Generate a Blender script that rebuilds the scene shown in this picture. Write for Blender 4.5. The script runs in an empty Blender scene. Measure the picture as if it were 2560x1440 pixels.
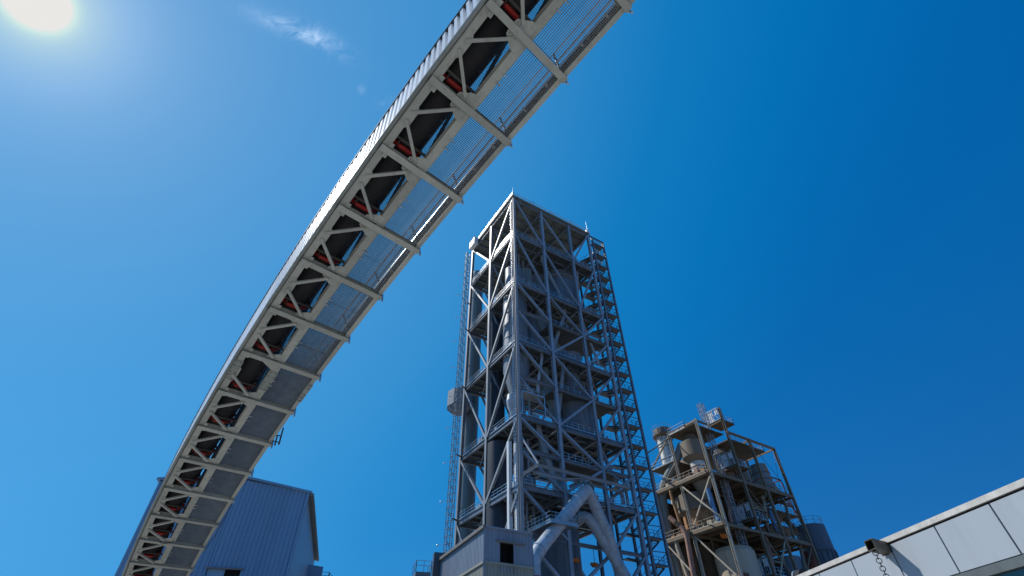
import bpy, math, random
from mathutils import Vector as V, Matrix
random.seed(7)
R = math.radians
S = bpy.context.scene
COL = S.collection
CZ = 1.7                                    # eye height

# ------------------------------------------------------------------ helpers
K = 1.0                                     # unit of the structure being drawn (widths, radii)
class MB:
    """collects quads, boxes, bars, tubes and lathes for ONE mesh object"""
    def __init__(s): s.v = []; s.f = []; s.sm = []
    def add(s, vs, fs, smooth=False):
        o = len(s.v); s.v += [V(p) for p in vs]
        s.f += [tuple(i + o for i in f) for f in fs]; s.sm += [smooth] * len(fs); return s
    def hexa(s, c):                          # 8 corners: bottom ring, top ring
        return s.add(c, [(3, 2, 1, 0), (4, 5, 6, 7), (0, 1, 5, 4), (1, 2, 6, 5), (2, 3, 7, 6), (3, 0, 4, 7)])
    def bar(s, p, q, w, h=None, up=(0, 0, 1), ext=0.0):
        p = V(p); q = V(q); h = w if h is None else h; w *= K; h *= K
        d = (q - p).normalized(); p = p - d * ext; q = q + d * ext
        u = V(up)
        if abs(d.dot(u)) > .98: u = V((1, 0, 0)) if abs(d.x) < .9 else V((0, 1, 0))
        x = d.cross(u).normalized() * (w / 2); y = x.cross(d).normalized() * (h / 2)
        return s.hexa([p - x - y, p + x - y, p + x + y, p - x + y, q - x - y, q + x - y, q + x + y, q - x + y])
    def hsec(s, p, q, w, h, up=(0, 0, 1), t=.03):   # H-section, flanges facing 'up'
        p = V(p); q = V(q); d = (q - p).normalized(); u = V(up)
        if abs(d.dot(u)) > .98: u = V((1, 0, 0))
        x = d.cross(u).normalized(); y = x.cross(d).normalized()
        s.bar(p + y * (h / 2 - t / 2) * K, q + y * (h / 2 - t / 2) * K, w, t, u)
        s.bar(p - y * (h / 2 - t / 2) * K, q - y * (h / 2 - t / 2) * K, w, t, u)
        s.bar(p, q, t, h - 2 * t, u); return s
    def tube(s, p, q, r, r2=None, n=10, caps=True):
        return s.pipe([p, q], r, n, caps, r2)
    def pipe(s, pts, r, n=12, caps=True, r2=None):
        pts = [V(p) for p in pts]; m = len(pts); rings = []; r *= K; r2 = None if r2 is None else r2 * K
        ref = None
        for i, p in enumerate(pts):
            d = (pts[min(i + 1, m - 1)] - pts[max(i - 1, 0)]).normalized()
            if ref is None: ref = V((0, 0, 1)) if abs(d.z) < .9 else V((1, 0, 0))
            x = d.cross(ref).normalized(); y = x.cross(d).normalized(); ref = y
            rr = r if r2 is None else r + (r2 - r) * i / (m - 1)
            rings.append([p + x * (rr * math.cos(2 * math.pi * k / n)) + y * (rr * math.sin(2 * math.pi * k / n)) for k in range(n)])
        vs = [v for g in rings for v in g]
        fs = [(i * n + k, i * n + (k + 1) % n, (i + 1) * n + (k + 1) % n, (i + 1) * n + k) for i in range(m - 1) for k in range(n)]
        s.add(vs, fs, True)
        if caps:
            s.add(rings[0], [tuple(range(n))[::-1]]); s.add(rings[-1], [tuple(range(n))])
        return s
    def lathe(s, c, prof, n=32, a0=0., a1=2 * math.pi, flat=False):   # prof: (r, z)
        c = V(c); full = abs(a1 - a0 - 2 * math.pi) < 1e-6; k = n if full else n + 1
        runs = [[prof[0]]]                   # break the smooth shading where the profile turns sharply
        for i in range(1, len(prof)):
            runs[-1].append(prof[i])
            if i < len(prof) - 1:
                u_ = V((prof[i][0] - prof[i - 1][0], prof[i][1] - prof[i - 1][1])); w_ = V((prof[i + 1][0] - prof[i][0], prof[i + 1][1] - prof[i][1]))
                if u_.length > 1e-6 and w_.length > 1e-6 and u_.angle(w_) > .3: runs.append([prof[i]])
        for pr in runs:
            vs = []
            for r, z in pr:
                for j in range(k):
                    a = a0 + (a1 - a0) * j / n
                    vs.append(c + V((r * math.cos(a), r * math.sin(a), z)) * K)
            s.add(vs, [(i * k + j, i * k + (j + 1) % k, (i + 1) * k + (j + 1) % k, (i + 1) * k + j) for i in range(len(pr) - 1) for j in range(n)], not flat)
        return s
    def quad(s, a, b, c, d): return s.add([a, b, c, d], [(0, 1, 2, 3)])
    def rail(s, pts, h=1.1, step=1.6, w=.05, rails=(1., .55), kick=True):
        pts = [V(p) for p in pts]; z = V((0, 0, K))
        for p, q in zip(pts, pts[1:]):
            L = (q - p).length; n = max(1, round(L / step / K))
            for i in range(n + 1):
                a = p.lerp(q, i / n); s.bar(a, a + z * h, w * 1.25)
            for f in rails: s.bar(p + z * h * f, q + z * h * f, w)
            if kick: s.bar(p + z * .1, q + z * .1, .02, .16)
        return s
    def ringrail(s, c, r, h=1.1, n=20, w=.05, a0=0, a1=2 * math.pi):
        c = V(c); h *= K; pts = [c + V((r * math.cos(a0 + (a1 - a0) * i / n), r * math.sin(a0 + (a1 - a0) * i / n), 0)) * K for i in range(n + 1)]
        for i, p in enumerate(pts):
            if i % 2 == 0: s.bar(p, p + V((0, 0, h)), w)
        for f in (1., .55): s.pipe([p + V((0, 0, h * f)) for p in pts], w / 2, 4, False)
        return s
    def build(s, name, mat, parent=None, base=None, **props):
        root = parent
        while root is not None and root.parent is not None: root = root.parent
        o0 = V(root.location) if root is not None else V(base or (0, 0, 0))
        me = bpy.data.meshes.new(name)
        me.from_pydata([tuple(v - o0) for v in s.v], [], s.f); me.update()
        me.polygons.foreach_set('use_smooth', s.sm)
        me.materials.append(mat)
        o = bpy.data.objects.new(name, me); COL.objects.link(o)
        if parent is not None: o.parent = parent
        else: o.location = o0
        for k, x in props.items(): o[k] = x
        return o

def thing(name, loc, label, cat, group=None):
    o = bpy.data.objects.new(name, None); COL.objects.link(o); o.location = loc
    o.empty_display_size = .5
    o['label'] = label; o['category'] = cat
    if group: o['group'] = group
    return o
def solo(mb, name, mat, base, label, cat, group=None):
    o = mb.build(name, mat, None, base, label=label, category=cat)
    if group: o['group'] = group
    return o
def copy_tree(o, parent=None):
    kids = [c for c in COL.objects if c.parent == o]
    c = o.copy(); COL.objects.link(c); c.parent = parent
    for k in kids: copy_tree(k, c)
    return c

def bend(pts, rad=2.2, n=6):
    pts = [V(p) for p in pts]; out = [pts[0]]
    for i in range(1, len(pts) - 1):
        a, b_, c = pts[i - 1], pts[i], pts[i + 1]
        r = min(rad, (a - b_).length * .48, (c - b_).length * .48)
        p = b_ + (a - b_).normalized() * r; q = b_ + (c - b_).normalized() * r
        out += [(p.lerp(b_, t)).lerp(b_.lerp(q, t), t) for t in [k / n for k in range(n + 1)]]
    return out + [pts[-1]]
def collar(mb, p, q, r, n=20):
    p = V(p); q = V(q); d = (q - p).normalized(); mb.pipe([p - d * .12, p + d * .12], r + .09, n); return mb

# ------------------------------------------------------------------ materials
def mat(name, col, rough=.5, metal=0., var=.18, scale=1.2, dirt=None, dirt_amt=.35, bump=.0, streak=False, spec=.5, tone=.1):
    m = bpy.data.materials.new(name); m.use_nodes = True
    nt = m.node_tree; N = nt.nodes; L = nt.links
    b = N['Principled BSDF']
    b.inputs['Roughness'].default_value = rough; b.inputs['Metallic'].default_value = metal
    b.inputs['Specular IOR Level'].default_value = spec
    tc = N.new('ShaderNodeTexCoord'); mp = N.new('ShaderNodeMapping')
    L.new(tc.outputs['Object'], mp.inputs['Vector'])
    if streak: mp.inputs['Scale'].default_value = (1, 1, .12)
    n1 = N.new('ShaderNodeTexNoise'); n1.inputs['Scale'].default_value = scale; n1.inputs['Detail'].default_value = 6; n1.inputs['Roughness'].default_value = .65
    L.new(mp.outputs['Vector'], n1.inputs['Vector'])
    r1 = N.new('ShaderNodeValToRGB'); e = r1.color_ramp.elements
    e[0].position = .3; e[1].position = .7
    lo = [c * (1 - var) for c in col]; hi = [min(1, c * (1 + var)) for c in col]
    e[0].color = (*lo, 1); e[1].color = (*hi, 1)
    L.new(n1.outputs['Fac'], r1.inputs['Fac'])
    out = r1.outputs['Color']
    if dirt:
        n2 = N.new('ShaderNodeTexNoise'); n2.inputs['Scale'].default_value = scale * 2.7; n2.inputs['Detail'].default_value = 8; n2.inputs['Roughness'].default_value = .7
        L.new(mp.outputs['Vector'], n2.inputs['Vector'])
        r2 = N.new('ShaderNodeValToRGB'); e = r2.color_ramp.elements
        e[0].position = .52; e[0].color = (0, 0, 0, 1); e[1].position = .72; e[1].color = (dirt_amt * 2, dirt_amt * 2, dirt_amt * 2, 1)
        L.new(n2.outputs['Fac'], r2.inputs['Fac'])
        mx = N.new('ShaderNodeMix'); mx.data_type = 'RGBA'
        L.new(r2.outputs['Color'], mx.inputs['Factor']); L.new(out, mx.inputs['A']); mx.inputs['B'].default_value = (*dirt, 1)
        out = mx.outputs['Result']
    oi = N.new('ShaderNodeObjectInfo'); mr = N.new('ShaderNodeMapRange'); L.new(oi.outputs['Random'], mr.inputs['Value'])
    mr.inputs['To Min'].default_value = 1 - tone; mr.inputs['To Max'].default_value = 1 + tone
    sc_ = N.new('ShaderNodeVectorMath'); sc_.operation = 'SCALE'; L.new(out, sc_.inputs[0]); L.new(mr.outputs['Result'], sc_.inputs['Scale'])
    L.new(sc_.outputs[0], b.inputs['Base Color'])
    if bump:
        bp = N.new('ShaderNodeBump'); bp.inputs['Strength'].default_value = bump; bp.inputs['Distance'].default_value = .02
        L.new(n1.outputs['Fac'], bp.inputs['Height']); L.new(bp.outputs['Normal'], b.inputs['Normal'])
    return m
M = dict(
 beige=mat('beige_steel_paint', (.50, .49, .42), .55, dirt=(.31, .25, .18), dirt_amt=.28, scale=1.9, var=.1),
 beige_side=mat('darker_beige_steel_paint', (.36, .37, .32), .6, dirt=(.2, .2, .16)),  # darker beige for the splice plates
 gutter=mat('grey_gutter_zinc', (.3, .31, .28), .5, .3),
 white_clad=mat('white_cladding', (.88, .89, .90), .35, scale=.8, var=.05),
 hood=mat('grey_hood_sheet', (.55, .57, .58), .45),
 dark=mat('dark_trim', (.03, .032, .035), .5),
 strut=mat('dark_grey_strut', (.075, .08, .085), .5),
 rubber=mat('black_rubber', (.022, .02, .02), .7, dirt=(.06, .035, .03), dirt_amt=.3),
 red=mat('red_enamel', (.46, .016, .008), .35, dirt=(.2, .02, .01), dirt_amt=.3, scale=5),
 frame=mat('idler_frame_steel', (.10, .085, .075), .6),
 galv=mat('galvanised_steel', (.55, .56, .57), .32, .75, scale=6),
 grate=mat('grating_steel', (.21, .23, .25), .65, 0., scale=3, spec=.25),
 wire=mat('mesh_wire', (.05, .06, .08), .5, .3),
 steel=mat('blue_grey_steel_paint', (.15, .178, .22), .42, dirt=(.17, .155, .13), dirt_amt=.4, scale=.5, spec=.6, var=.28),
 steel_sky=mat('sky_sheen_steel_paint', (.25, .30, .36), .4, dirt=(.2, .19, .17), dirt_amt=.35, scale=.45, var=.2, spec=.6),  # steel colour lightened and blued to stand for reflected sky
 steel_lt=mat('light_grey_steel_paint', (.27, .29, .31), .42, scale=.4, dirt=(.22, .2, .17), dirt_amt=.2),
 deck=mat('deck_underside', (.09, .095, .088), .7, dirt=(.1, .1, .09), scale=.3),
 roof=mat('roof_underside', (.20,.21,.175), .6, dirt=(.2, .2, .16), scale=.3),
 stair=mat('stair_steel', (.075, .088, .105), .5, dirt=(.08, .08, .08), scale=.5),
 vessel_shade=mat('shade_darkened_vessel', (.03, .042, .058), .6, dirt=(.05, .06, .07), scale=.25, streak=True, spec=.3),  # vessel colour darkened to stand for the shade inside the tower
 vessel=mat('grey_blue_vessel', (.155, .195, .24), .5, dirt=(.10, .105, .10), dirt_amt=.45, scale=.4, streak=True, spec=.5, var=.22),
 vessel2=mat('green_grey_duct', (.19,.235,.245), .42, dirt=(.24, .26, .24), scale=.25, streak=True),
 pipe=mat('sunlit_tone_blue_grey_pipe', (.40, .44, .49), .4, dirt=(.19, .185, .17), dirt_amt=.42, scale=.6, var=.2),  # base colour lightened to paint a sunlit look onto the ducts
 redband=mat('red_flange', (.5, .06, .03), .5),
 panel_w=mat('white_sheet', (.8, .8, .78), .4, var=.05),
 shed=mat('blue_grey_corrugated', (.25,.29,.35), .4, dirt=(.3, .33, .38), scale=.5, streak=True),
 shed_c=mat('cream_corrugated', (.34,.34,.29), .55, dirt=(.3, .28, .22), scale=.5, streak=True),
 trim=mat('grey_brown_flashing', (.22, .2, .18), .6, dirt=(.1, .09, .08)),
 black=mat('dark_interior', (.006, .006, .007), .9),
 ply=mat('tan_board', (.33, .27, .21), .7),
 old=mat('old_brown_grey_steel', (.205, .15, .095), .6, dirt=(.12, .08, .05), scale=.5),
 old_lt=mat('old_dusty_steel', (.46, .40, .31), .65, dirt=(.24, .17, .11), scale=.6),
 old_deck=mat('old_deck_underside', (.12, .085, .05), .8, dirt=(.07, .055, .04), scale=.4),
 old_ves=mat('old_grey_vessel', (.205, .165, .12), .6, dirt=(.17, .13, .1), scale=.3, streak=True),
 cream=mat('cream_tank_paint', (.50, .42, .31), .55, dirt=(.32, .22, .14), scale=.3, streak=True),
 rust=mat('orange_rust', (.36, .19, .085), .75, dirt=(.2, .09, .04), scale=.6, var=.3),
 rust_d=mat('dark_red_rust', (.17, .055, .035), .75, dirt=(.24, .2, .17), scale=.5, var=.3),
 rust_p=mat('rusty_pink_pipe', (.34, .19, .145), .65, dirt=(.2, .08, .05), scale=.7),
 chim=mat('white_chimney_paint', (.62, .63, .60), .55, dirt=(.34, .27, .2), scale=.5, streak=True, var=.1),
 bluetank=mat('dark_blue_silo', (.10, .125, .165), .5, dirt=(.12, .08, .06), scale=.3, streak=True),
 bluepipe=mat('blue_pipe_paint', (.10, .25, .46), .45),
 orange=mat('orange_paint', (.75, .22, .03), .5),
 blue_wall=mat('blue_corrugated', (.19, .32, .465), .5, scale=.3, var=.1, dirt=(.11, .22, .40), dirt_amt=.3, streak=True),
 blue_side=mat('blue_flat_cladding', (.23, .36, .50), .45, scale=.3, var=.08),
 soffit=mat('grey_brown_soffit', (.23, .225, .205), .7),
 wpanel=mat('white_facade_panel', (.42, .46, .50), .3, scale=.35, var=.035, spec=.4, dirt=(.36, .385, .40), dirt_amt=.3, streak=True, tone=.035),
 coping=mat('weathered_white_coping', (.56,.53,.48), .6, scale=2.5, dirt=(.36, .33, .28), dirt_amt=.22, bump=.1),
 joint=mat('black_joint', (.02, .018, .018), .8),
 alu=mat('grey_window_frame', (.2, .21, .2), .4, .5),
 spout=mat('brown_patina_metal', (.10, .085, .062), .5, .25, scale=4, dirt=(.26, .23, .14), dirt_amt=.4, var=.35),
 chain=mat('dark_chain_steel', (.012, .014, .018), .5, 0.),
 ground=mat('pale_concrete_yard', (.30,.285,.255), .9, scale=.4, dirt=(.3, .28, .25), bump=.3),
 lampm=mat('white_tube', (.85, .84, .8), .4),
)
g = bpy.data.materials.new('dark_teal_glass'); g.use_nodes = True
b = g.node_tree.nodes['Principled BSDF']; b.inputs['Base Color'].default_value = (.02, .06, .07, 1); b.inputs['Roughness'].default_value = .06; b.inputs['Specular IOR Level'].default_value = .8
M['glass'] = g

# ------------------------------------------------------------------ camera
F_PX, PITCH, ROLL = 1211.2, R(42.65), R(-1.07)
f = V((0, math.cos(PITCH), math.sin(PITCH))); x = V((1, 0, 0)); u = V((0, -math.sin(PITCH), math.cos(PITCH)))
cx = x * math.cos(ROLL) + u * math.sin(ROLL); cu = u * math.cos(ROLL) - x * math.sin(ROLL)
cd = bpy.data.cameras.new('camera'); cam = bpy.data.objects.new('camera', cd); COL.objects.link(cam)
cam.matrix_world = Matrix(((cx.x, cu.x, -f.x, 0), (cx.y, cu.y, -f.y, 0), (cx.z, cu.z, -f.z, CZ), (0, 0, 0, 1)))
cd.sensor_width = 36; cd.lens = F_PX / 2560 * 36; cd.clip_start = .1; cd.clip_end = 5000
S.camera = cam

# ------------------------------------------------------------------ sun and sky
SUN_AZ, SUN_EL = R(-71.6), R(47.8)             # azimuth from +Y towards +X
sd = V((math.sin(SUN_AZ) * math.cos(SUN_EL), math.cos(SUN_AZ) * math.cos(SUN_EL), math.sin(SUN_EL)))
ld = bpy.data.lights.new('sun', 'SUN'); ld.energy = 3.7; ld.angle = R(.53); ld.color = (1, .955, .88)
lo = bpy.data.objects.new('sun', ld); COL.objects.link(lo); lo.rotation_euler = (-sd).to_track_quat('-Z', 'Y').to_euler()
lo.location = (0, 0, 60)
W = bpy.data.worlds.new('World'); S.world = W; W.use_nodes = True
nt = W.node_tree; N = nt.nodes; L = nt.links; bg = N['Background']
sky = N.new('ShaderNodeTexSky'); sky.sky_type = 'NISHITA'; sky.sun_disc = False
sky.sun_elevation = SUN_EL; sky.sun_rotation = SUN_AZ; sky.altitude = 200; sky.air_density = 1.0; sky.dust_density = .5; sky.ozone_density = 2.5
def math_n(op, a=None, b=None):
    n = N.new('ShaderNodeMath'); n.operation = op
    for i, x_ in enumerate((a, b)):
        if x_ is None: continue
        if isinstance(x_, (int, float)): n.inputs[i].default_value = x_
        else: L.new(x_, n.inputs[i])
    return n.outputs[0]
tc = N.new('ShaderNodeTexCoord'); DIR = tc.outputs['Generated']
def dot(vec):
    n = N.new('ShaderNodeVectorMath'); n.operation = 'DOT_PRODUCT'; L.new(DIR, n.inputs[0]); n.inputs[1].default_value = vec
    return n.outputs['Value']
ang = math_n('ARCCOSINE', math_n('MINIMUM', dot(tuple(sd)), 1.0))     # angle from the sun
def mulcol(fac, col):
    n = N.new('ShaderNodeVectorMath'); n.operation = 'SCALE'; n.inputs[0].default_value = col; L.new(fac, n.inputs['Scale']); return n.outputs[0]
def vop(op, a, b_):
    n = N.new('ShaderNodeVectorMath'); n.operation = op; L.new(a, n.inputs[0])
    if isinstance(b_, tuple): n.inputs[1].default_value = b_
    else: L.new(b_, n.inputs[1])
    return n.outputs[0]
def addv(a, b_): return vop('ADD', a, b_)
def gauss(sig): return math_n('EXPONENT', math_n('MULTIPLY', math_n('POWER', math_n('DIVIDE', ang, R(sig)), 2.0), -1.0))
def expo(sig): return math_n('EXPONENT', math_n('MULTIPLY', math_n('DIVIDE', ang, R(sig)), -1.0))
# clear blue that deepens with the angle from the sun, modulated by the physical sky
cr_ = N.new('ShaderNodeValToRGB'); L.new(math_n('DIVIDE', ang, math.pi), cr_.inputs['Fac'])
el_ = cr_.color_ramp.elements; cr_.color_ramp.interpolation = 'LINEAR'
stops = ((2.5, (0.2542, 0.4452, 0.7011)), (5, (0.2016, 0.3968, 0.6724)), (8.5, (0.15, 0.3515, 0.6445)), (12, (0.1221, 0.3278, 0.6308)), (17, (0.0976, 0.3095, 0.624)), (23, (0.0762, 0.2961, 0.624)), (30, (0.0578, 0.2789, 0.6172)), (38, (0.0452, 0.2664, 0.6038)), (44, (0.0343, 0.2462, 0.5776)), (50, (0.0176, 0.2195, 0.552)), (57, (0.0052, 0.1878, 0.5149)), (67, (0.0009, 0.159, 0.4735)), (79, (0.0, 0.1195, 0.4072)), (90, (0.0, 0.1095, 0.3813)), (110, (0.0, 0.0931, 0.3419)), (180, (0.0, 0.1022, 0.3278)))
el_[0].position = stops[0][0] / 180; el_[0].color = (*stops[0][1], 1); el_[1].position = 1; el_[1].color = (*stops[-1][1], 1)
for a_, c_ in stops[1:-1]: e_ = el_.new(a_ / 180); e_.color = (*c_, 1)
sep = N.new('ShaderNodeSeparateColor'); L.new(sky.outputs['Color'], sep.inputs['Color'])
lum = math_n('POWER', math_n('MULTIPLY', sep.outputs['Blue'], .33), .1)
n_ = N.new('ShaderNodeVectorMath'); n_.operation = 'SCALE'; L.new(cr_.outputs['Color'], n_.inputs[0]); L.new(math_n('MULTIPLY', lum, 10.), n_.inputs['Scale'])
tot = n_.outputs[0]
up_ = math_n('ARCSINE', dot((0, 0, 1)))
haze = math_n('MULTIPLY', math_n('EXPONENT', math_n('MULTIPLY', math_n('MAXIMUM', up_, 0.), -1 / R(10.))), expo(70.))
tot = addv(tot, mulcol(haze, (1.6, 1.9, 2.4)))
haze2 = math_n('MULTIPLY', math_n('EXPONENT', math_n('MULTIPLY', math_n('MAXIMUM', up_, 0.), -1 / R(22.))), expo(70.))
tot = addv(tot, mulcol(haze2, (.1, 1.6, 2.3)))
tot = addv(tot, mulcol(gauss(1.3), (30, 28, 25)))
tot = addv(tot, mulcol(expo(2.6), (4.6, 4.2, 3.4)))
tot = vop('MINIMUM', tot, (8.2, 8.1, 7.9))
# thin wisps of cirrus
def ray(px, py): return (f + cx * ((px - 1280) / F_PX) - cu * ((py - 720) / F_PX)).normalized()
nz = N.new('ShaderNodeTexNoise'); nz.inputs['Scale'].default_value = 24; nz.inputs['Detail'].default_value = 12; nz.inputs['Roughness'].default_value = .74; nz.inputs['Distortion'].default_value = 1.1
L.new(DIR, nz.inputs['Vector'])
def wisp(c, tip, halfw, amp, lo_=.42):
    c0 = ray(*c); d = (ray(*tip) - c0); Ls = d.length; d.normalize(); s = c0.cross(d).normalized()
    a_ = math_n('DIVIDE', math_n('SUBTRACT', dot(tuple(d)), c0.dot(d)), Ls)
    b_ = math_n('DIVIDE', math_n('SUBTRACT', dot(tuple(s)), c0.dot(s)), halfw)
    r2 = math_n('ADD', math_n('POWER', math_n('ABSOLUTE', a_), 2.0), math_n('POWER', math_n('ABSOLUTE', b_), 2.0))
    m = math_n('EXPONENT', math_n('MULTIPLY', r2, -1.6))
    front = math_n('GREATER_THAN', dot(tuple(c0)), .5)
    nn = math_n('MULTIPLY', math_n('MAXIMUM', math_n('SUBTRACT', nz.outputs['Fac'], lo_), 0.0), amp)
    return math_n('MULTIPLY', math_n('MULTIPLY', m, nn), front)
for w_ in (wisp((742, 76), (850, 116), .016, 9, .37), wisp((800, 100), (900, 150), .022, 5, .45), wisp((968, 248), (985, 225), .014, 5, .46), wisp((903, 222), (915, 225), .009, 5, .45)):
    tot = addv(tot, mulcol(w_, (1.25, 1.2, 1.1)))
L.new(tot, bg.inputs['Color']); bg.inputs['Strength'].default_value = .1
S.view_settings.view_transform = 'Standard'; S.view_settings.look = 'None'; S.view_settings.exposure = 0
S.cycles.max_bounces = 6; S.cycles.diffuse_bounces = 3

# ------------------------------------------------------------------ ground
MB().quad((-1500, -1500, 0), (1500, -1500, 0), (1500, 1500, 0), (-1500, 1500, 0)).build('ground', M['ground'], kind='structure')

# ------------------------------------------------------------------ conveyor bridge
WD, LB = 3.4, 2.7833
H0, HS, SL = R(134.61), R(-.77835), R(-12.673)
I0, I1 = -3, 21
fr = {}
def step(P, i, sgn):
    h = H0 + HS * (i + .5 * sgn)
    return P + V((math.cos(h) * math.cos(SL), math.sin(h) * math.cos(SL), math.sin(SL))) * (LB * sgn)
P = V((-.534, 4.721, 15.706 + CZ))
Pp = P.copy()
pos = {0: P}
for i in range(0, I1): Pp = step(Pp, i, 1); pos[i + 1] = Pp
Pp = P.copy()
for i in range(0, I0, -1): Pp = step(Pp, i, -1); pos[i - 1] = Pp
for i in pos:
    h = H0 + HS * i
    fw = V((math.cos(h) * math.cos(SL), math.sin(h) * math.cos(SL), math.sin(SL)))
    sd_ = V((math.sin(h), -math.cos(h), 0)); nn = sd_.cross(fw).normalized()
    fr[i] = (pos[i], fw, sd_, nn)
def cp(i, s, t, n):                           # i: bay, s: metres along, t across, n up
    k = max(0., min(1., s / LB)); A = fr[i]; B = fr.get(i + 1, fr[i])
    a = A[0] + A[2] * t + A[3] * n; b_ = B[0] + B[2] * t + B[3] * n
    if k != s / LB: return a + A[1] * s if s < 0 else b_ + B[1] * (s - LB)
    return a.lerp(b_, k)
def cbox(mb, i, s0, s1, t0, t1, n0, n1):
    return mb.hexa([cp(i, s0, t0, n0), cp(i, s1, t0, n0), cp(i, s1, t1, n0), cp(i, s0, t1, n0), cp(i, s0, t0, n1), cp(i, s1, t0, n1), cp(i, s1, t1, n1), cp(i, s0, t1, n1)])
cv = thing('conveyor_bridge', (fr[I1][0].x, fr[I1][0].y, 0), 'long beige steel belt conveyor bridge with walkway, curving overhead across the sky', 'conveyor')
CN = (0, 0, 1)
for i in range(I0, I1 + 1):                   # cross beams, posts
    m = MB(); j = i if i < I1 else i
    e = .0
    for n0, n1, hw in ((0, .022, .115), (.022, .25, .012), (.25, .272, .115)):
        A = fr[i]; c = lambda s, t, n: A[0] + A[1] * s + A[2] * t + A[3] * n
        m.hexa([c(-hw, 0, n0), c(hw, 0, n0), c(hw, WD, n0), c(-hw, WD, n0), c(-hw, 0, n1), c(hw, 0, n1), c(hw, WD, n1), c(-hw, WD, n1)])
    m.hexa([c(-.11, .004, .02), c(.11, .004, .02), c(.11, .016, .02), c(-.11, .016, .02), c(-.11, .004, .252), c(.11, .004, .252), c(.11, .016, .252), c(-.11, .016, .252)])
    m.build('cross_beam', M['beige'], cv)
    p = MB().pipe([c(0, WD + .06, -.12), c(0, WD + .05, .22), c(-.05, WD + .0, .4), c(-.3, 2.88, 1.15)], .04, 8)
    p.bar(c(0, WD - .01, .1), c(0, WD + .06, .1), .08)
    p.build('handrail_post', M['galv'], cv)
    # troughing idler on the uphill side of each beam
    if i > I0:
        k = i - 1; s = LB - .26
        fm = MB(); cbox(fm, k, s - .26, s - .17, .2, 1.45, .46, .52)
        for t, n1 in ((.46, .56), (1.06, .56), (.2, .86), (1.34, .86)): cbox(fm, k, s - .2, s + .03, t - .015, t + .015, .38 if n1 < .6 else .5, n1)
        fo = fm.build('idler_frame', M['frame'], cv)
        for (ta, na, tb, nb) in ((.5, .42, 1.02, .42), (1.08, .47, 1.31, .74), (.44, .47, .21, .74)):
            a = cp(k, s, ta, na); b_ = cp(k, s, tb, nb); d = (b_ - a).normalized()
            rl = MB().tube(a, b_, .086, n=14).tube(a - d * .03, b_ + d * .03, .03, n=8)
            rl.build('idler_roller', M['red'], cv)
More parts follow.
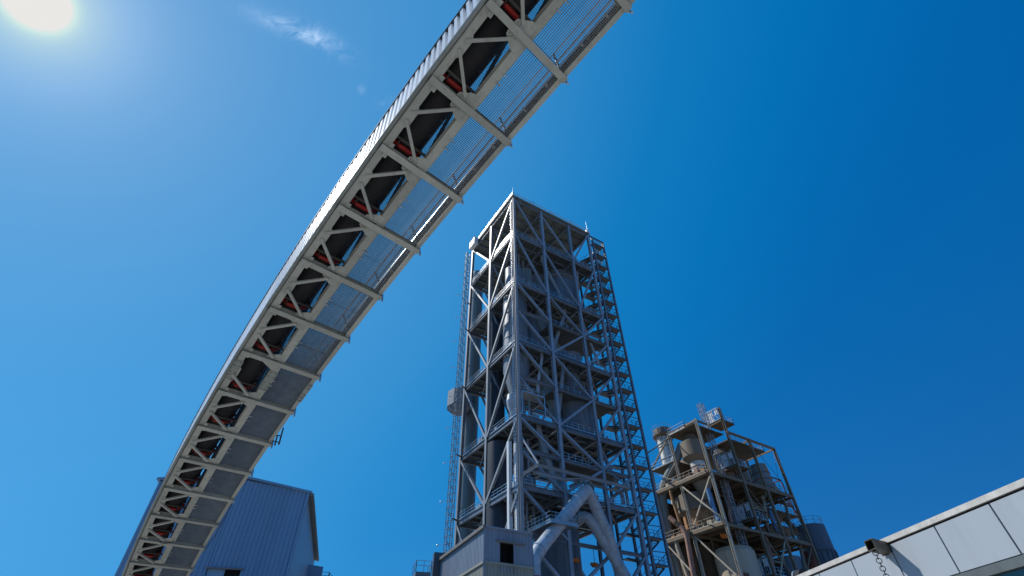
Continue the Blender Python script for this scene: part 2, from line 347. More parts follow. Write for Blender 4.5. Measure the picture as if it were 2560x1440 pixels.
for i in range(I0, I1):
    bay = lambda: MB()
    # chords (H sections) between cross beams
    for nm, t0, t1, n0, n1 in (('side_girder', 0.0, .26, .13, .5), ('side_girder', 1.45, 1.75, .13, .5), ('side_girder', 3.2, 3.37, .12, .36)):
        m = MB(); tm = (t0 + t1) / 2
        cbox(m, i, .0, LB, t0, t1, n0, n0 + .02); cbox(m, i, 0, LB, t0, t1, n1 - .02, n1); cbox(m, i, 0, LB, tm - .01, tm + .01, n0 + .02, n1 - .02)
        m.build(nm, M['beige'], cv)
    # plan bracing: K from the left girder to the walkway girder
    splice = i == 6
    if not splice:
        MB().bar(cp(i, .5 * LB - .14, .16, .07), cp(i, .26, 1.2, .07), .105, .085, fr[i][3]).build('diagonal_brace', M['beige'], cv)
    MB().bar(cp(i, .5 * LB + .14, .16, .07), cp(i, LB - .26, 1.2, .07), .105, .085, fr[i][3]).build('diagonal_brace', M['beige'], cv)
    def plate(pts, n=.126, th=.012, mat_=M['beige']):
        k = len(pts); m = MB(); lo_ = [cp(i, s, t, n - th) for s, t in pts]; hi_ = [cp(i, s, t, n) for s, t in pts]
        m.add(lo_ + hi_, [tuple(range(k))[::-1], tuple(range(k, 2 * k))] + [(q, (q + 1) % k, k + (q + 1) % k, k + q) for q in range(k)])
        m.build('gusset_plate', mat_, cv)
    plate([(.12, .95), (.26, .98), (.52, 1.38), (.52, 1.6), (.12, 1.6)])
    plate([(LB - .12, .95), (LB - .26, .98), (LB - .52, 1.38), (LB - .52, 1.6), (LB - .12, 1.6)][::-1])
    plate([(.5 * LB - .5, .2), (.5 * LB - .3, .36), (.5 * LB + .3, .36), (.5 * LB + .5, .2), (.5 * LB + .45, .04), (.5 * LB - .45, .04)])
    if i < 6:                                 # bolts large enough to show
        for sb in (.2, LB - .2):
            for tb in (1.05, 1.17, 1.29): MB().tube(cp(i, sb, tb, .09), cp(i, sb, tb, .114), .018, n=6).build('gusset_bolt', M['gutter'], cv)
    for s in (.115, LB - .295):
        m = MB(); cbox(m, i, s, s + .18, .2, .36, .1, .128); m.build('connection_cleat', M['beige'], cv)
    # gutter pipe along the cladding foot
    m = MB().pipe([cp(i, 0, -.09, .16), cp(i, LB, -.09, .16)], .078, 10)
    m.pipe([cp(i, .7, -.085, .16), cp(i, .78, -.085, .16)], .082, 10)
    m.build('gutter', M['gutter'], cv)
    # corrugated cladding wall, ribs perpendicular to the slope
    m = MB(); prof = []
    k = 9; pit = LB / k
    for q in range(k):
        s = q * pit
        prof += [(s, -.15), (s + .15, -.15), (s + .165, -.04), (s + pit - .02, -.04)]
    prof.append((LB, -.15))
    vs = [cp(i, s, t + dt, n) + fr[i][1] * ds for n, dt, ds in ((.2, 0, 0), (2.08, 0, -.22)) for s, t in prof]; kk = len(prof)
    m.add(vs, [(q, q + 1, kk + q + 1, kk + q) for q in range(kk - 1)])
    m.build('wall_cladding', M['white_clad'], cv)
    m = MB(); cbox(m, i, -.22, LB - .22, -.18, -.03, 2.08, 2.12); m.build('cladding_trim', M['dark'], cv)
    # hood sheet over the belt
    m = MB(); pr = [(-.16, 2.125), (.2, 2.2), (.62, 2.24), (1.0, 2.2), (1.36, 2.125)]
    vs = [cp(i, s, t, n) for t, n in pr for s in (0, LB)]
    m.add(vs, [(2 * q, 2 * q + 1, 2 * q + 3, 2 * q + 2) for q in range(len(pr) - 1)], True)
    m.build('hood_sheet', M['hood'], cv)
    # belt: troughed carrying strand
    m = MB(); pr = [(.2, .9), (.27, .87), (.48, .53), (1.04, .53), (1.24, .87), (1.31, .9)]
    vs = [cp(i, s, t, n) for t, n in pr for s in (0, LB)]
    m.add(vs, [(2 * q, 2 * q + 1, 2 * q + 3, 2 * q + 2) for q in range(len(pr) - 1)], True)
    m.build('conveyor_belt', M['rubber'], cv)
    # guard mesh between belt and walkway, truss diagonal, top chord
    m = MB(); nb = 36
    for q in range(nb + 1):
        s = .03 + (LB - .06) * q / nb; m.bar(cp(i, s, 1.5, .52), cp(i, s, 1.5, 1.98), .009)
    for q in range(11): m.bar(cp(i, 0, 1.494, .54 + .14 * q), cp(i, LB, 1.494, .54 + .14 * q), .01)
    m.build('guard_mesh', M['wire'], cv)
    MB().bar(cp(i, .25, 1.56, 1.98), cp(i, LB - .42, 1.56, .52), .11, .11, fr[i][3]).build('truss_diagonal', M['strut'], cv)
    m = MB(); cbox(m, i, 0, LB, 1.5, 1.62, 1.98, 2.1); m.build('top_chord', M['strut'], cv)
    for q in range(4):
        m = MB(); cbox(m, i, LB * (q + .4) / 4, LB * (q + .4) / 4 + .1, 1.17, 1.33, .84, .95); m.build('belt_skirt_clamp', M['dark'], cv)
    # walkway grating: bearing bars across, cross rods along
    m = MB(); nb = 40
    for q in range(nb + 1):
        s = .16 + (LB - .32) * q / nb; cbox(m, i, s - .0075, s + .0075, 1.76, 3.21, .18, .222)
    for q in range(19):
        t = 1.78 + 1.40 * q / 18; cbox(m, i, .13, LB - .13, t - .006, t + .006, .21, .223)
    for s in (.135, LB * .5, LB - .135): cbox(m, i, s - .009, s + .009, 1.76, 3.21, .177, .225)
    go = m.build('walkway_grating', M['grate'], cv)
    for s in (.42 * LB, .54 * LB):
        m = MB(); cbox(m, i, s, s + .05, 1.68, 1.86, .105, .122); cbox(m, i, s + .01, s + .04, 1.8, 1.88, .122, .185); m.build('grating_clip', M['galv'], go)
    # handrail leaning inwards, toe plate, cable tray with black cable and white ties
    m = MB()
    for t, n, ds in ((2.88, 1.15, -.3), (3.04, .83, -.2)): m.pipe([cp(i, 0, t, n), cp(i, LB, t, n)], .027, 8)
    m.build('handrail', M['galv'], cv)
    m = MB(); cbox(m, i, .02, LB - .02, 3.3, 3.31, .37, .5); q = .1
    while q < LB: cbox(m, i, q, q + .02, 3.2, 3.3, .37, .39); q += .1
    m.build('toe_plate', M['galv'], cv)
    m = MB(); t0, t1 = 3.08, 3.29
    for t in (t0, t1): cbox(m, i, 0, LB, t - .012, t + .012, .5, .57)
    q = 0.04
    while q < LB: cbox(m, i, q, q + .024, t0, t1, .5, .512); q += .085
    to = m.build('cable_tray', M['galv'], cv)
    m = MB(); cbox(m, i, 0, LB, t0 + .05, t1 - .03, .513, .56); m.build('black_cable', M['rubber'], to)
    for s in (.5, 1.6):
        m = MB(); cbox(m, i, s, s + .08, t0 + .02, t1 - .02, .485, .565); m.build('cable_tie', M['panel_w'], to)
    if splice:                                # bolted splice of the girders
        for t0, t1 in ((-.03, .29), (1.42, 1.78), (3.17, 3.40)):
            m = MB(); cbox(m, i, .62, 1.98, t0, t1, .1, .119); pl = m.build('splice_plate', M['beige_side'], cv)
            for a in range(6):
                if a in (2, ): continue
                for t in (t0 + .06, t1 - .06): MB().tube(cp(i, .72 + .23 * a, t, .06), cp(i, .72 + .23 * a, t, .1), .034, n=6).build('splice_bolt', M['gutter'], pl)
# trestles that carry the bridge
for i in (I0, 15):
    A = fr[i]; tops = [A[0] + A[2] * .3 - V((0, 0, .02)), A[0] + A[2] * 3.1 - V((0, 0, .02))]
    feet = [V((tops[0].x, tops[0].y, 0)) - A[2] * .6, V((tops[1].x, tops[1].y, 0)) + A[2] * .6]
    for p, q in zip(tops, feet): MB().hsec(q, p, .3, .3, A[2], .03).build('trestle_leg', M['beige'], cv)
    for k in range(4):
        t0, t1 = k / 4, (k + 1) / 4
        MB().bar(feet[0].lerp(tops[0], t0), feet[1].lerp(tops[1], t1), .12).build('trestle_brace', M['beige'], cv)
# small odds and ends on the bridge
m = MB(); B0 = lambda t, n: cp(7, LB - .25, t, n)
m.tube(B0(WD + .3, .0), B0(WD + .3, 1.0), .045, n=8); m.tube(B0(WD + .12, -.1), B0(WD + .12, .5), .04, n=8)
for n in (.12, .5): m.bar(B0(WD - .05, n), B0(WD + .3, n), .04)
m.build('pole_bracket', M['strut'], cv)
def sag(a, b_, d, n=10): return [a.lerp(b_, k / n) - V((0, 0, d * 4 * (k / n) * (1 - k / n))) for k in range(n + 1)]
MB().pipe(sag(cp(10, .4, WD + .02, .1), cp(12, .2, WD + .02, .0), .35), .018, 6).build('power_cable', M['rubber'], cv)
MB().pipe(sag(cp(11, LB - .2, .95, .0), cp(11, LB - .5, 1.65, .0), .12), .018, 6).build('power_cable', M['rubber'], cv)

# ------------------------------------------------------------------ tower frames
class Fr:
    def __init__(s, X, phi, k=1.): s.k = k; s.X = V((*X, 0)) * k; s.er = V((math.cos(phi), math.sin(phi), 0)); s.el = V((-s.er.y, s.er.x, 0))
    def __call__(s, a, b, z): return s.X + (s.el * a + s.er * b + V((0, 0, z))) * s.k + V((0, 0, CZ))
T = Fr((.744, 75.), R(32.76))
TA = (0., 10.81, 21.0); TB = (0., 8.4, 17.24, 23.92)
LV = (100.3, 86.7, 71.4, 55.7, 40.1, 28.3, 14.5)
GZ = -CZ
def tbox(mb, F_, a0, a1, b0, b1, z0, z1):
    return mb.hexa([F_(a0, b0, z0), F_(a1, b0, z0), F_(a1, b1, z0), F_(a0, b1, z0), F_(a0, b0, z1), F_(a1, b0, z1), F_(a1, b1, z1), F_(a0, b1, z1)])
tw = thing('steel_tower', T(0, 0, GZ), 'tallest open grey steel frame tower with flat roof, filled with vessels and decks', 'tower')
for ia, a in enumerate(TA):
    for ib, b_ in enumerate(TB):
        w = .62 if (ia == 0 or ib == 0) else .5
        zt = LV[0] - .2
        MB().hsec(T(a, b_, GZ), T(a, b_, zt), w, w, T.er if ib == 0 and ia else T.el, .07).build('column', M['steel_lt'] if (ib == 0) else M['steel_sky' if ia == 0 else 'steel'], tw)
# roof slab and its framing
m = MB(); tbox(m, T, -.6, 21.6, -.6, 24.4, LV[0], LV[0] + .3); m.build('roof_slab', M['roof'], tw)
def framing(F_, TA_, TB_, z, hh, mat_, parent, sub=3):
    m = MB(); a1, b1 = TA_[-1], TB_[-1]
    for b_ in TB_: m.hsec(F_(0, b_, z - hh / 2), F_(a1, b_, z - hh / 2), hh * .5, hh, CN, .04)
    for a in TA_: m.hsec(F_(a, 0, z - hh / 2), F_(a, b1, z - hh / 2), hh * .5, hh, CN, .04)
    n = int(a1 / 2.6)
    for k in range(1, n):
        a = a1 * k / n; m.bar(F_(a, .4, z - hh * .3), F_(a, b1 - .4, z - hh * .3), .2, hh * .5)
    n = int(b1 / 3)
    for k in range(1, n):
        b_ = b1 * k / n; m.bar(F_(.4, b_, z - hh * .25), F_(a1 - .4, b_, z - hh * .25), .18, hh * .36)
    m.build('deck_framing', mat_, parent)
framing(T, TA, TB, LV[0] - .02, .9, M['steel'], tw)
m = MB()
m.rail([T(21.5, -.5, LV[0] + .3), T(-.5, -.5, LV[0] + .3), T(-.5, 24.3, LV[0] + .3)], 1.15, 1.7, .07, kick=False)
for k in range(3):
    b_ = 5 + 6.2 * k
    for d in (.0, .45, .9): m.bar(T(-.55, b_ + d, LV[0] + .3), T(-.55, b_ + d, LV[0] + 1.6), .13)
m.build('guardrail', M['galv'], tw)
for k, z in enumerate(LV[1:]):
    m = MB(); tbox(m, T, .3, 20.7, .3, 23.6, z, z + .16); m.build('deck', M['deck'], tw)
    framing(T, TA, TB, z - .01, .8, M['steel'], tw)
    m = MB(); m.rail([T(20.8, -.05, z + .16), T(.5, -.05, z + .16)], 1.15, 1.3, .06); m.build('guardrail', M['galv'], tw)
    m = MB(); m.rail([T(-.05, .7, z + .16), T(-.05, 7.9, z + .16)], 1.15, 1.35, .06)
    m.rail([T(-.05, 9., z + .16), T(-.05, 16.7, z + .16)], 1.15, 1.35, .06); m.rail([T(-.05, 17.8, z + .16), T(-.05, 23.5, z + .16)], 1.15, 1.35, .06)
    m.build('guardrail', M['galv'] if k else M['galv'], tw)
def brace(p, q, w=.42, mt='steel_sky'):
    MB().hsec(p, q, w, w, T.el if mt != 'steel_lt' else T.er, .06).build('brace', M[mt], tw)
for k in range(6):
    zt = LV[k] - .8; zb = LV[k + 1] + .1
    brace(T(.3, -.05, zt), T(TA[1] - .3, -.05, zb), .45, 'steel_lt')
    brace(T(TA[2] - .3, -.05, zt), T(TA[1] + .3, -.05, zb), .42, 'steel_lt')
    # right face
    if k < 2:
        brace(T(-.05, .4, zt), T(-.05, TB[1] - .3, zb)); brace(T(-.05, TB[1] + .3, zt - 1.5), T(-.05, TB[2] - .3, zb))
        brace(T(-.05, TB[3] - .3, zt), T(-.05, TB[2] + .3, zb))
    else:
        zm = (zt + zb) / 2
        brace(T(-.05, .4, zt), T(-.05, TB[1] - .3, zm + .3)); brace(T(-.05, .4, zm - .3), T(-.05, TB[1] - .3, zb))
        MB().hsec(T(-.05, .3, zm), T(-.05, TB[1] - .3, zm), .5, .6, CN, .05).build('tie_beam', M['steel'], tw)
        MB().hsec(T(.1, TB[1] + .3, zm), T(.1, TB[3] - .3, zm), .45, .5, CN, .05).build('tie_beam', M['steel'], tw)
        brace(T(-.05, TB[1] + .3, zt), T(-.05, TB[2] - .3, zm + .2)); brace(T(-.05, TB[2] - .3, zm - .3), T(-.05, TB[1] + .3, zb))
        brace(T(-.05, TB[3] - .3, zt), T(-.05, TB[2] + .3, zm + .2)); brace(T(-.05, TB[3] - .3, zm - .3), T(-.05, TB[2] + .3, zb))
        if k in (2, 3, 4):
            m = MB(); tbox(m, T, .4, 6.5, TB[1] + .4, TB[3] - .4, zm + .28, zm + .4); m.build('mezzanine', M['deck'], tw)
            m = MB(); m.rail([T(.35, TB[1] + .4, zm + .4), T(.35, TB[3] - .5, zm + .4)], 1.15, 1.4, .06); m.build('guardrail', M['galv'], tw)
    # back faces, plain
    brace(T(21, 4.2, zt), T(21, 12.8, zb), .35); brace(T(10.8, 23.9, zb), T(20.7, 23.9, zt), .35)
    brace(T(TA[1], .4, zt), T(TA[1], TB[1] - .3, zb), .32); brace(T(TA[1], TB[2] + .3, zt), T(TA[1], TB[1] + .3, zb), .32)
    if k > 0:
        m = MB()
        for q in range(3):
            b_ = 1.2 + 2.3 * q + .6 * (k % 2); m.tube(T(3 + 1.5 * q, b_, zb), T(3 + 1.5 * q, b_, zt), .14 + .05 * q, n=8)
        m.build('riser_pipe', M['steel_lt'], tw)
def pipe_part(pts, r, mt, name='process_pipe', par=None):
    MB().pipe(pts, r, 12).build(name, M[mt], par or tw)
for a, b0, b1, z0, z1, r in ((2.2, 14.5, 10.2, 71, 57.5, .42), (2.4, 9.5, 13.6, 86, 73, .36), (1.8, 12.2, 9.4, 56, 41, .4), (2., 18.8, 21.6, 71.5, 58, .34), (2.2, 19.5, 22.6, 41, 29.5, .38), (1.6, 5.2, 7.4, 40.5, 29, .45), (2.5, 20.5, 18.5, 86.5, 74, .3), (1.2, 6.6, 4.8, 56, 46, .3)):
    pipe_part([T(a, b0, z0), T(a, b0, z0 - 1.5), T(a - .6, b1, z1 + 1.5), T(a - .6, b1, z1)], r, 'steel_lt' if r > .35 else 'pipe')
for pts, r in (([T(6, 7.5, 83), T(6, 7.5, 78.5), T(6, 12.5, 74.5), T(6, 12.5, 72)], 1.1), ([T(5, 9.6, 70.5), T(5, 9.6, 66), T(5, 13.6, 61.5), T(5, 16.7, 60.5)], 1.0), ([T(5, 9.8, 55), T(5, 9.8, 50), T(5, 12, 46.5), T(5, 12, 41)], .95), ([T(4, 7.8, 39.5), T(4, 7.8, 35.5), T(4, 10.8, 32), T(4, 10.8, 29)], .9)):
    q = thing('cyclone_duct', pts[-1], 'pale bent duct on the ' + {1.1: 'topmost floor', 1.0: 'second floor from the top', .95: 'middle floor', .9: 'floor above the hoist canopy'}[r] + ' of the tallest tower', 'duct', 'bent ducts inside the tallest tower')
    MB().pipe(bend(pts, 1.2, 3), r, 20).build('duct_shell', M['vessel2'], q)
    m = MB()
    for w_ in (.15, .85): collar(m, pts[1].lerp(pts[2], w_), pts[2], r)
    m.build('flange', M['steel_lt'], q)
for k, z in enumerate(LV[1:6]):
    for q in range(3):
        b0 = TB[q] + .3; b1 = TB[q + 1] - .3
        MB().bar(T(.2, b0, z - .75), T(5.4, b1, z - .75), .13).build('plan_brace', M['steel_lt'], tw)
        MB().bar(T(5.4, b0, z - .75), T(10.6, b1, z - .75), .13).build('plan_brace', M['steel_lt'], tw)
    for q in range(2):
        MB().bar(T(TA[q] + .3, .2, z - .75), T(TA[q + 1] - .3, 4.1, z - .75), .13).build('plan_brace', M['steel_lt'], tw)
    # equipment standing on each deck near the open faces
    for q in range(4):
        b_ = 1.5 + 5.6 * q + (k * 1.7) % 3; a = .9 + (k + q) % 3 * .7; h = .8 + ((k * 7 + q * 3) % 5) * .35
        m = MB(); tbox(m, T, a, a + 1.1, b_, b_ + 1.3, z + .16, z + .16 + h); m.tube(T(a + .5, b_ + .6, z + h), T(a + .5, b_ + .6, z + h + .7), .18, n=8)
        m.build('equipment_box', M[('steel_lt', 'vessel', 'pipe')[(k + q) % 3]], tw)
    for q in range(3):
        m = MB(); a = 3 + 5.5 * q; tbox(m, T, a, a + 1.4, .7, 1.9, z + .16, z + 1.2 + .3 * ((k + q) % 3)); m.build('equipment_box', M[('pipe', 'steel_lt')[(k + q) % 2]], tw)
    m = MB()
    for d in range(3): m.bar(T(-.3, 8.9 + .12 * d, z - .3), T(-.3, 17 + .12 * d, z - .3), .07)
    m.build('cable_run', M['galv'], tw)
# white site cabin wall on the top deck, ladders and pipes up the corner column, rods
m = MB(); tbox(m, T, 3.2, 8.0, .25, .4, LV[1] + .2, LV[1] + 2.6); tbox(m, T, 3.2, 3.5, .4, 2.6, LV[1] + .2, LV[1] + 2.6); m.build('screen_wall', M['panel_w'], tw)
m = MB()
for d in (.0, .5): m.bar(T(.42 + d, -.5, GZ), T(.42 + d, -.5, LV[0] - .5), .07)
z = 10.
while z < LV[0] - 1: m.bar(T(.42, -.5, z), T(.92, -.5, z), .04); z += .6
m.build('ladder', M['galv'], tw)
for a, b_, h in ((-.3, -.3, 3.6), (-.3, 23.9, 5.)):
    MB().tube(T(a, b_, LV[0] + .3), T(a, b_, LV[0] + h + .3), .07, .025, 6).build('lightning_rod', M['galv'], tw)
m = MB(); tbox(m, T, -.55, .6, 23.3, 24.3, LV[0] + .3, LV[0] + 1.2); m.build('roof_box', M['panel_w'], tw)
m = MB(); tbox(m, T, 17.5, 20.5, -1.6, -.4, LV[0] - 1.2, LV[0] + 1.3)
for k in range(5): m.bar(T(17.5 + .75 * k, -1.65, LV[0] - 1.2), T(17.5 + .75 * k, -1.65, LV[0] + 2.1), .09)
m.build('roof_box', M['panel_w'], tw)
# hoist beam canopy standing out from the right face
m = MB()
for b_ in (0.1, 9.5, 18.4): m.hsec(T(0, b_, 29.5), T(-4.7, b_, 29.5), .3, .4, CN)
m.hsec(T(-4.7, .1, 29.5), T(-4.7, 18.4, 29.5), .3, .45, CN); m.hsec(T(-2.4, .1, 29.55), T(-2.4, 18.4, 29.55), .25, .35, CN)
m.bar(T(-.1, .3, 36.), T(-4.6, .3, 29.8), .28); m.bar(T(-.1, 18.2, 34.), T(-4.6, 18.2, 29.8), .2)
m.bar(T(-2.4, 1., 29.3), T(-2.4, 7., 29.3), .3); m.bar(T(-4.6, 9.7, 29.4), T(-2.4, 6.5, 29.4), .2); m.bar(T(-4.6, 9.7, 29.4), T(-2.4, 12.5, 29.4), .2)
m.build('hoist_canopy', M['steel_lt'], tw)
# platform around the left duct
z = 22.2
m = MB(); tbox(m, T, -4.3, 1.5, 2.2, 6.8, z - .2, z); pf = m.build('duct_platform', M['steel'], tw)
m = MB(); m.hsec(T(-4.4, 2.1, z - .15), T(8, 2.1, z - .15), .25, .4, CN); m.hsec(T(-4.4, 2.1, z - .15), T(-4.4, 6.9, z - .15), .25, .4, CN)
m.rail([T(8, 2.05, z), T(-4.4, 2.05, z), T(-4.4, 6.9, z), T(-1, 6.9, z)], 1.15, .95, .055); m.build('platform_rail', M['galv'], pf)

# stair tower
st = thing('stair_tower', T(0, 27.4, GZ), 'narrow dark steel stair tower with zigzag flights on the right side of the tallest tower', 'stair tower')
SB0, SB1, SA1 = 25.45, 29.35, 7.2
for a in (0, SA1):
    for b_ in (SB0, SB1):
        MB().hsec(T(a, b_, GZ), T(a, b_, LV[0] if a == 0 else LV[0] - 3), .42, .42, T.el, .05).build('column', M['steel'], st)
MB().bar(T(0, 24, LV[0] - .15), T(0, SB1 + .2, LV[0] - .15), .3, .4).build('head_beam', M['stair'], st)
k = 0; z = 99.3 - 1.2
while z > 6:
    m = MB(); tbox(m, T, -.1, 1.3, SB0 + .1, SB1 - .1, z - .1, z); m.bar(T(-.12, SB0, z - .12), T(-.12, SB1, z - .12), .12, .3)
    m.build('landing', M['stair'], st)
    m = MB(); m.rail([T(-.1, SB0 + .2, z), T(-.1, SB1 - .1, z), T(1.3, SB1 - .1, z)], 1.1, 1.2, .055, kick=False); m.build('guardrail', M['stair'], st)
    zb = z - 2.05
    m = MB(); tbox(m, T, 5.7, SA1, SB0 + .1, SB1 - .1, zb - .1, zb); m.build('landing', M['stair'], st)
    for (b0, b1, za, zc) in ((27.5, SB1 - .15, z, zb), (SB0 + .15, 27.3, z - 4.1, zb)):
        m = MB()
        for b_ in (b0, b1):
            m.bar(T(1.2, b_, za - .1), T(5.8, b_, zc - .1), .06, .28); m.bar(T(1.2, b_, za + 1.), T(5.8, b_, zc + 1.), .05)
            for q in range(4): t = (q + .5) / 4; m.bar(T(1.2 + 4.6 * t, b_, za + (zc - za) * t), T(1.2 + 4.6 * t, b_, za + (zc - za) * t + 1.), .045)
        for q in range(11):
            t = (q + .5) / 11; a = 1.25 + 4.5 * t; zz = za + (zc - za) * t
            tbox(m, T, a - .15, a + .13, b0, b1, zz - .03, zz)
        m.build('stair_flight', M['stair'], st)
    MB().bar(T(0, SB0 + .1, z + 1.8), T(0, SB1 - .1, z + .1 + 1.9), .12).build('tie_bar', M['stair'], st)
    MB().bar(T(-.02, SB1 - .1, z + 2.), T(4.5, SB1, z + .1), .1).build('tie_bar', M['stair'], st)
    z -= 4.1; k += 1

# goods hoist mast standing off the left column
def mast(F_, a, b_, z0, z1, w, name, label, mt, pitch=1.15, parent=None, cab=True):
    t = thing(name, F_(a, b_, z0), label, 'mast'); h = w / 2; m = MB()
    cs = [(a - h, b_ - h), (a + h, b_ - h), (a + h, b_ + h), (a - h, b_ + h)]
    for c in cs: m.bar(F_(*c, z0), F_(*c, z1), .1)
    z = z0; k = 0
    while z < z1 - .01:
        for q in range(4):
            c, d = cs[q], cs[(q + 1) % 4]
            m.bar(F_(*c, z), F_(*d, z), .075)
            zt = min(z1, z + pitch)
            m.bar(F_(*(c if k % 2 else d), z), F_(*(d if k % 2 else c), zt), .055)
        z += pitch; k += 1
    m.build('lattice_frame', M[mt], t); return t
mt_ = mast(T, 20.1, -2.0, 5., 97., 1.0, 'lattice_mast', 'slender grey lattice hoist mast up the left edge of the tallest tower', 'steel_lt', 1.2)
for z in (79.6, 71.2, 55.6, 40.2, 28.4): MB().bar(T(20.1, -1.5, z), T(20.7, -.2, z), .22).build('tie_strut', M['stair'], mt_)
for k in range(10):
    m = MB(); z = 24 + 7.2 * k; m.bar(T(20.4, -2.4, z), T(21.1, -3.4, z + .1), .05); m.lathe(T(21.2, -3.5, z), [(.12, -.05), (.18, 0.05), (.12, .15)], 8)
    m.build('cable_guide', M['galv'], mt_)

# enclosure, ducts and vessels held by the tower
m = MB(); c = T(26., 1.2, 0); ring = 8
en = thing('octagonal_enclosure', T(26., 1.2, 52.5), 'pale grey eight sided clad enclosure jutting out left of the tallest tower, behind the mast', 'enclosure')
pr = []; vs = []
nseg = 8 * 7
for zz in (53.6, 57.4):
    for k in range(nseg):
        a8 = 2 * math.pi * (k / nseg) ; face = math.pi / 8
        rr = 2.75 * math.cos(face) / math.cos(((a8 + face) % (2 * face)) - face) + (.05 if k % 2 else 0)
        vs.append(T(26., 1.2, zz) + V((rr * math.cos(a8), rr * math.sin(a8), 0)))
m.add(vs, [(k, (k + 1) % nseg, nseg + (k + 1) % nseg, nseg + k) for k in range(nseg)]); m.add([vs[nseg + k] for k in range(nseg)], [tuple(range(nseg))])
m.build('wall_cladding', M['steel_lt'], en)
m = MB().lathe(T(26., 1.2, 0), [(2.7, 53.62), (1.9, 52.7), (0.05, 52.6)], 8, flat=True)
for k in range(8):
    a8 = 2 * math.pi * k / 8; d = V((math.cos(a8), math.sin(a8), 0)); m.bar(T(26., 1.2, 52.5) + d * 1.6, T(26., 1.2, 53.4) + d * 2.68, .15)
m.build('soffit', M['steel'], en)

vd = thing('vertical_duct', T(27.7, 5, 20), 'tall pale green grey round duct rising behind the left column of the tallest tower', 'duct')
MB().lathe(T(27.7, 5, 0), [(1.8, GZ), (1.8, 97), (1.4, 99), (.1, 99)], 40).build('duct_shell', M['vessel2'], vd)
m = MB()
for z in (22, 33, 44, 66, 77, 88): m.lathe(T(27.7, 5, 0), [(1.82, z), (1.9, z + .05), (1.9, z + .25), (1.82, z + .3)], 40)
m.build('stiffening_ring', M['vessel2'], vd)

def vessel(a, b_, prof, name, label, mt='vessel', bands=(), rail=None, group=None, ribs=0, rib_r=0, rib_z=(0, 0)):
    t = thing(name, T(a, b_, prof[0][1]), label, 'vessel', group)
    MB().lathe(T(a, b_, 0), prof, 40).build('shell', M[mt], t)
    if bands:
        m = MB()
        for z, r in bands: m.lathe(T(a, b_, 0), [(r + .01, z), (r + .1, z + .02), (r + .1, z + .22), (r + .01, z + .25)], 40)
        m.build('stiffening_ring', M[mt], t)
    if ribs:
        m = MB()
        for k in range(ribs):
            q = 2 * math.pi * k / ribs; d = V((math.cos(q), math.sin(q), 0)); m.bar(T(a, b_, rib_z[0]) + d * (rib_r + .04), T(a, b_, rib_z[1]) + d * (rib_r + .04), .14)
        m.build('rib', M[mt], t)
    if rail:
        z, r = rail
        m = MB().lathe(T(a, b_, 0), [(r - .9, z), (r, z), (r, z + .12), (r - .9, z + .12)], 40); w = m.build('walkway', M['steel_lt'], t)
        MB().ringrail(T(a, b_, z + .12), r - .08, 1.15, 24, .055).build('guardrail', M['galv'], w)
    return t
vessel(7.5, 17.7, [(1.6, 71), (4.9, 76.5), (4.9, 84), (3.9, 86.2), (.1, 87)], 'cyclone_vessel', 'broad domed blue grey vessel high under the top deck, right half of the tallest tower', rail=(83.2, 5.7), ribs=14, rib_r=4.9, rib_z=(76.6, 83))
vessel(5, 16.7, [(2.2, 40.5), (3.55, 43.0), (3.55, 50.4), (2.9, 51.2), (1.9, 51.3), (1.9, 57.5), (3.0, 60), (.1, 60.5)], 'cyclone_vessel', 'wide railed blue grey silo with vertical ribs behind the middle columns', rail=(50.3, 4.15), ribs=16, rib_r=3.55, rib_z=(43.2, 50.2))
vessel(5.2, 3.1, [(.8, 43.5), (1.2, 46.5), (2.55, 52.0), (2.55, 71.2), (2.1, 73), (2.1, 80), (.1, 80.4)], 'riser_vessel', 'slim banded blue grey cylinder just behind the front corner column', bands=[(z, 2.55) for z in (56.5, 59.4, 62.6, 65.8, 69)], ribs=6, rib_r=2.55, rib_z=(53, 70))
vessel(9.5, 10.5, [(1.4, 56), (4.6, 61), (4.6, 69), (3, 71), (.1, 71.2)], 'cyclone_vessel', 'dark cone bottomed vessel deep inside the tallest tower, below its second deck')
vessel(12.6, 2.7, [(1.9, 41), (1.9, 69.5), (.1, 70)], 'cyclone_vessel', 'plain dark blue cylinder standing behind the left face between its columns', 'vessel_shade')
vessel(9.8, 2.1, [(2.3, 14), (2.3, 38.8), (.1, 39.2)], 'cyclone_vessel', 'tall plain vessel with painted-in shade in the lower left of the tallest tower, above the shed', 'vessel_shade')
vessel(12., 14., [(2., 72), (5., 77), (5., 85.5), (.1, 86)], 'cyclone_vessel', 'large shaded vessel in the middle of the tallest tower under its top deck')
vessel(9, 13, [(3.8, 15), (3.8, 27), (.1, 27.4)], 'cyclone_vessel', 'dark round vessel low in the tallest tower behind the crossing ducts')
for k, b_ in enumerate((-.1, 1.25)):
    m = MB(); tbox(m, T, 2.7, 3.3, b_ - .32, b_ + .32, 14, 36.2)
    solo(m, 'square_duct', M['panel_w'], T(3, b_, 14), ('left', 'right')[k] + ' one of two pale square ducts side by side behind the front corner column', 'duct', 'pale square ducts')
m = MB(); t = thing('conditioning_cone', T(3.2, 2.2, 41), 'small pale spherical hopper with railed platform beside the front corner column', 'hopper')
m.lathe(T(3.6, .9, 0), [(.2, 40.5), (.3, 42), (.8, 43.2), (1.0, 44.4), (.8, 45.6), (.1, 46.1)], 24); m.build('shell', M['pipe'], t)
m = MB(); tbox(m, T, -.6, 1.6, .4, 5.2, 44.2, 44.35); w = m.build('walkway', M['steel_lt'], t)
m = MB(); m.rail([T(1.6, .4, 44.35), T(-.6, .4, 44.35), T(-.6, 5.2, 44.35)], 1.15, 1.1, .06)
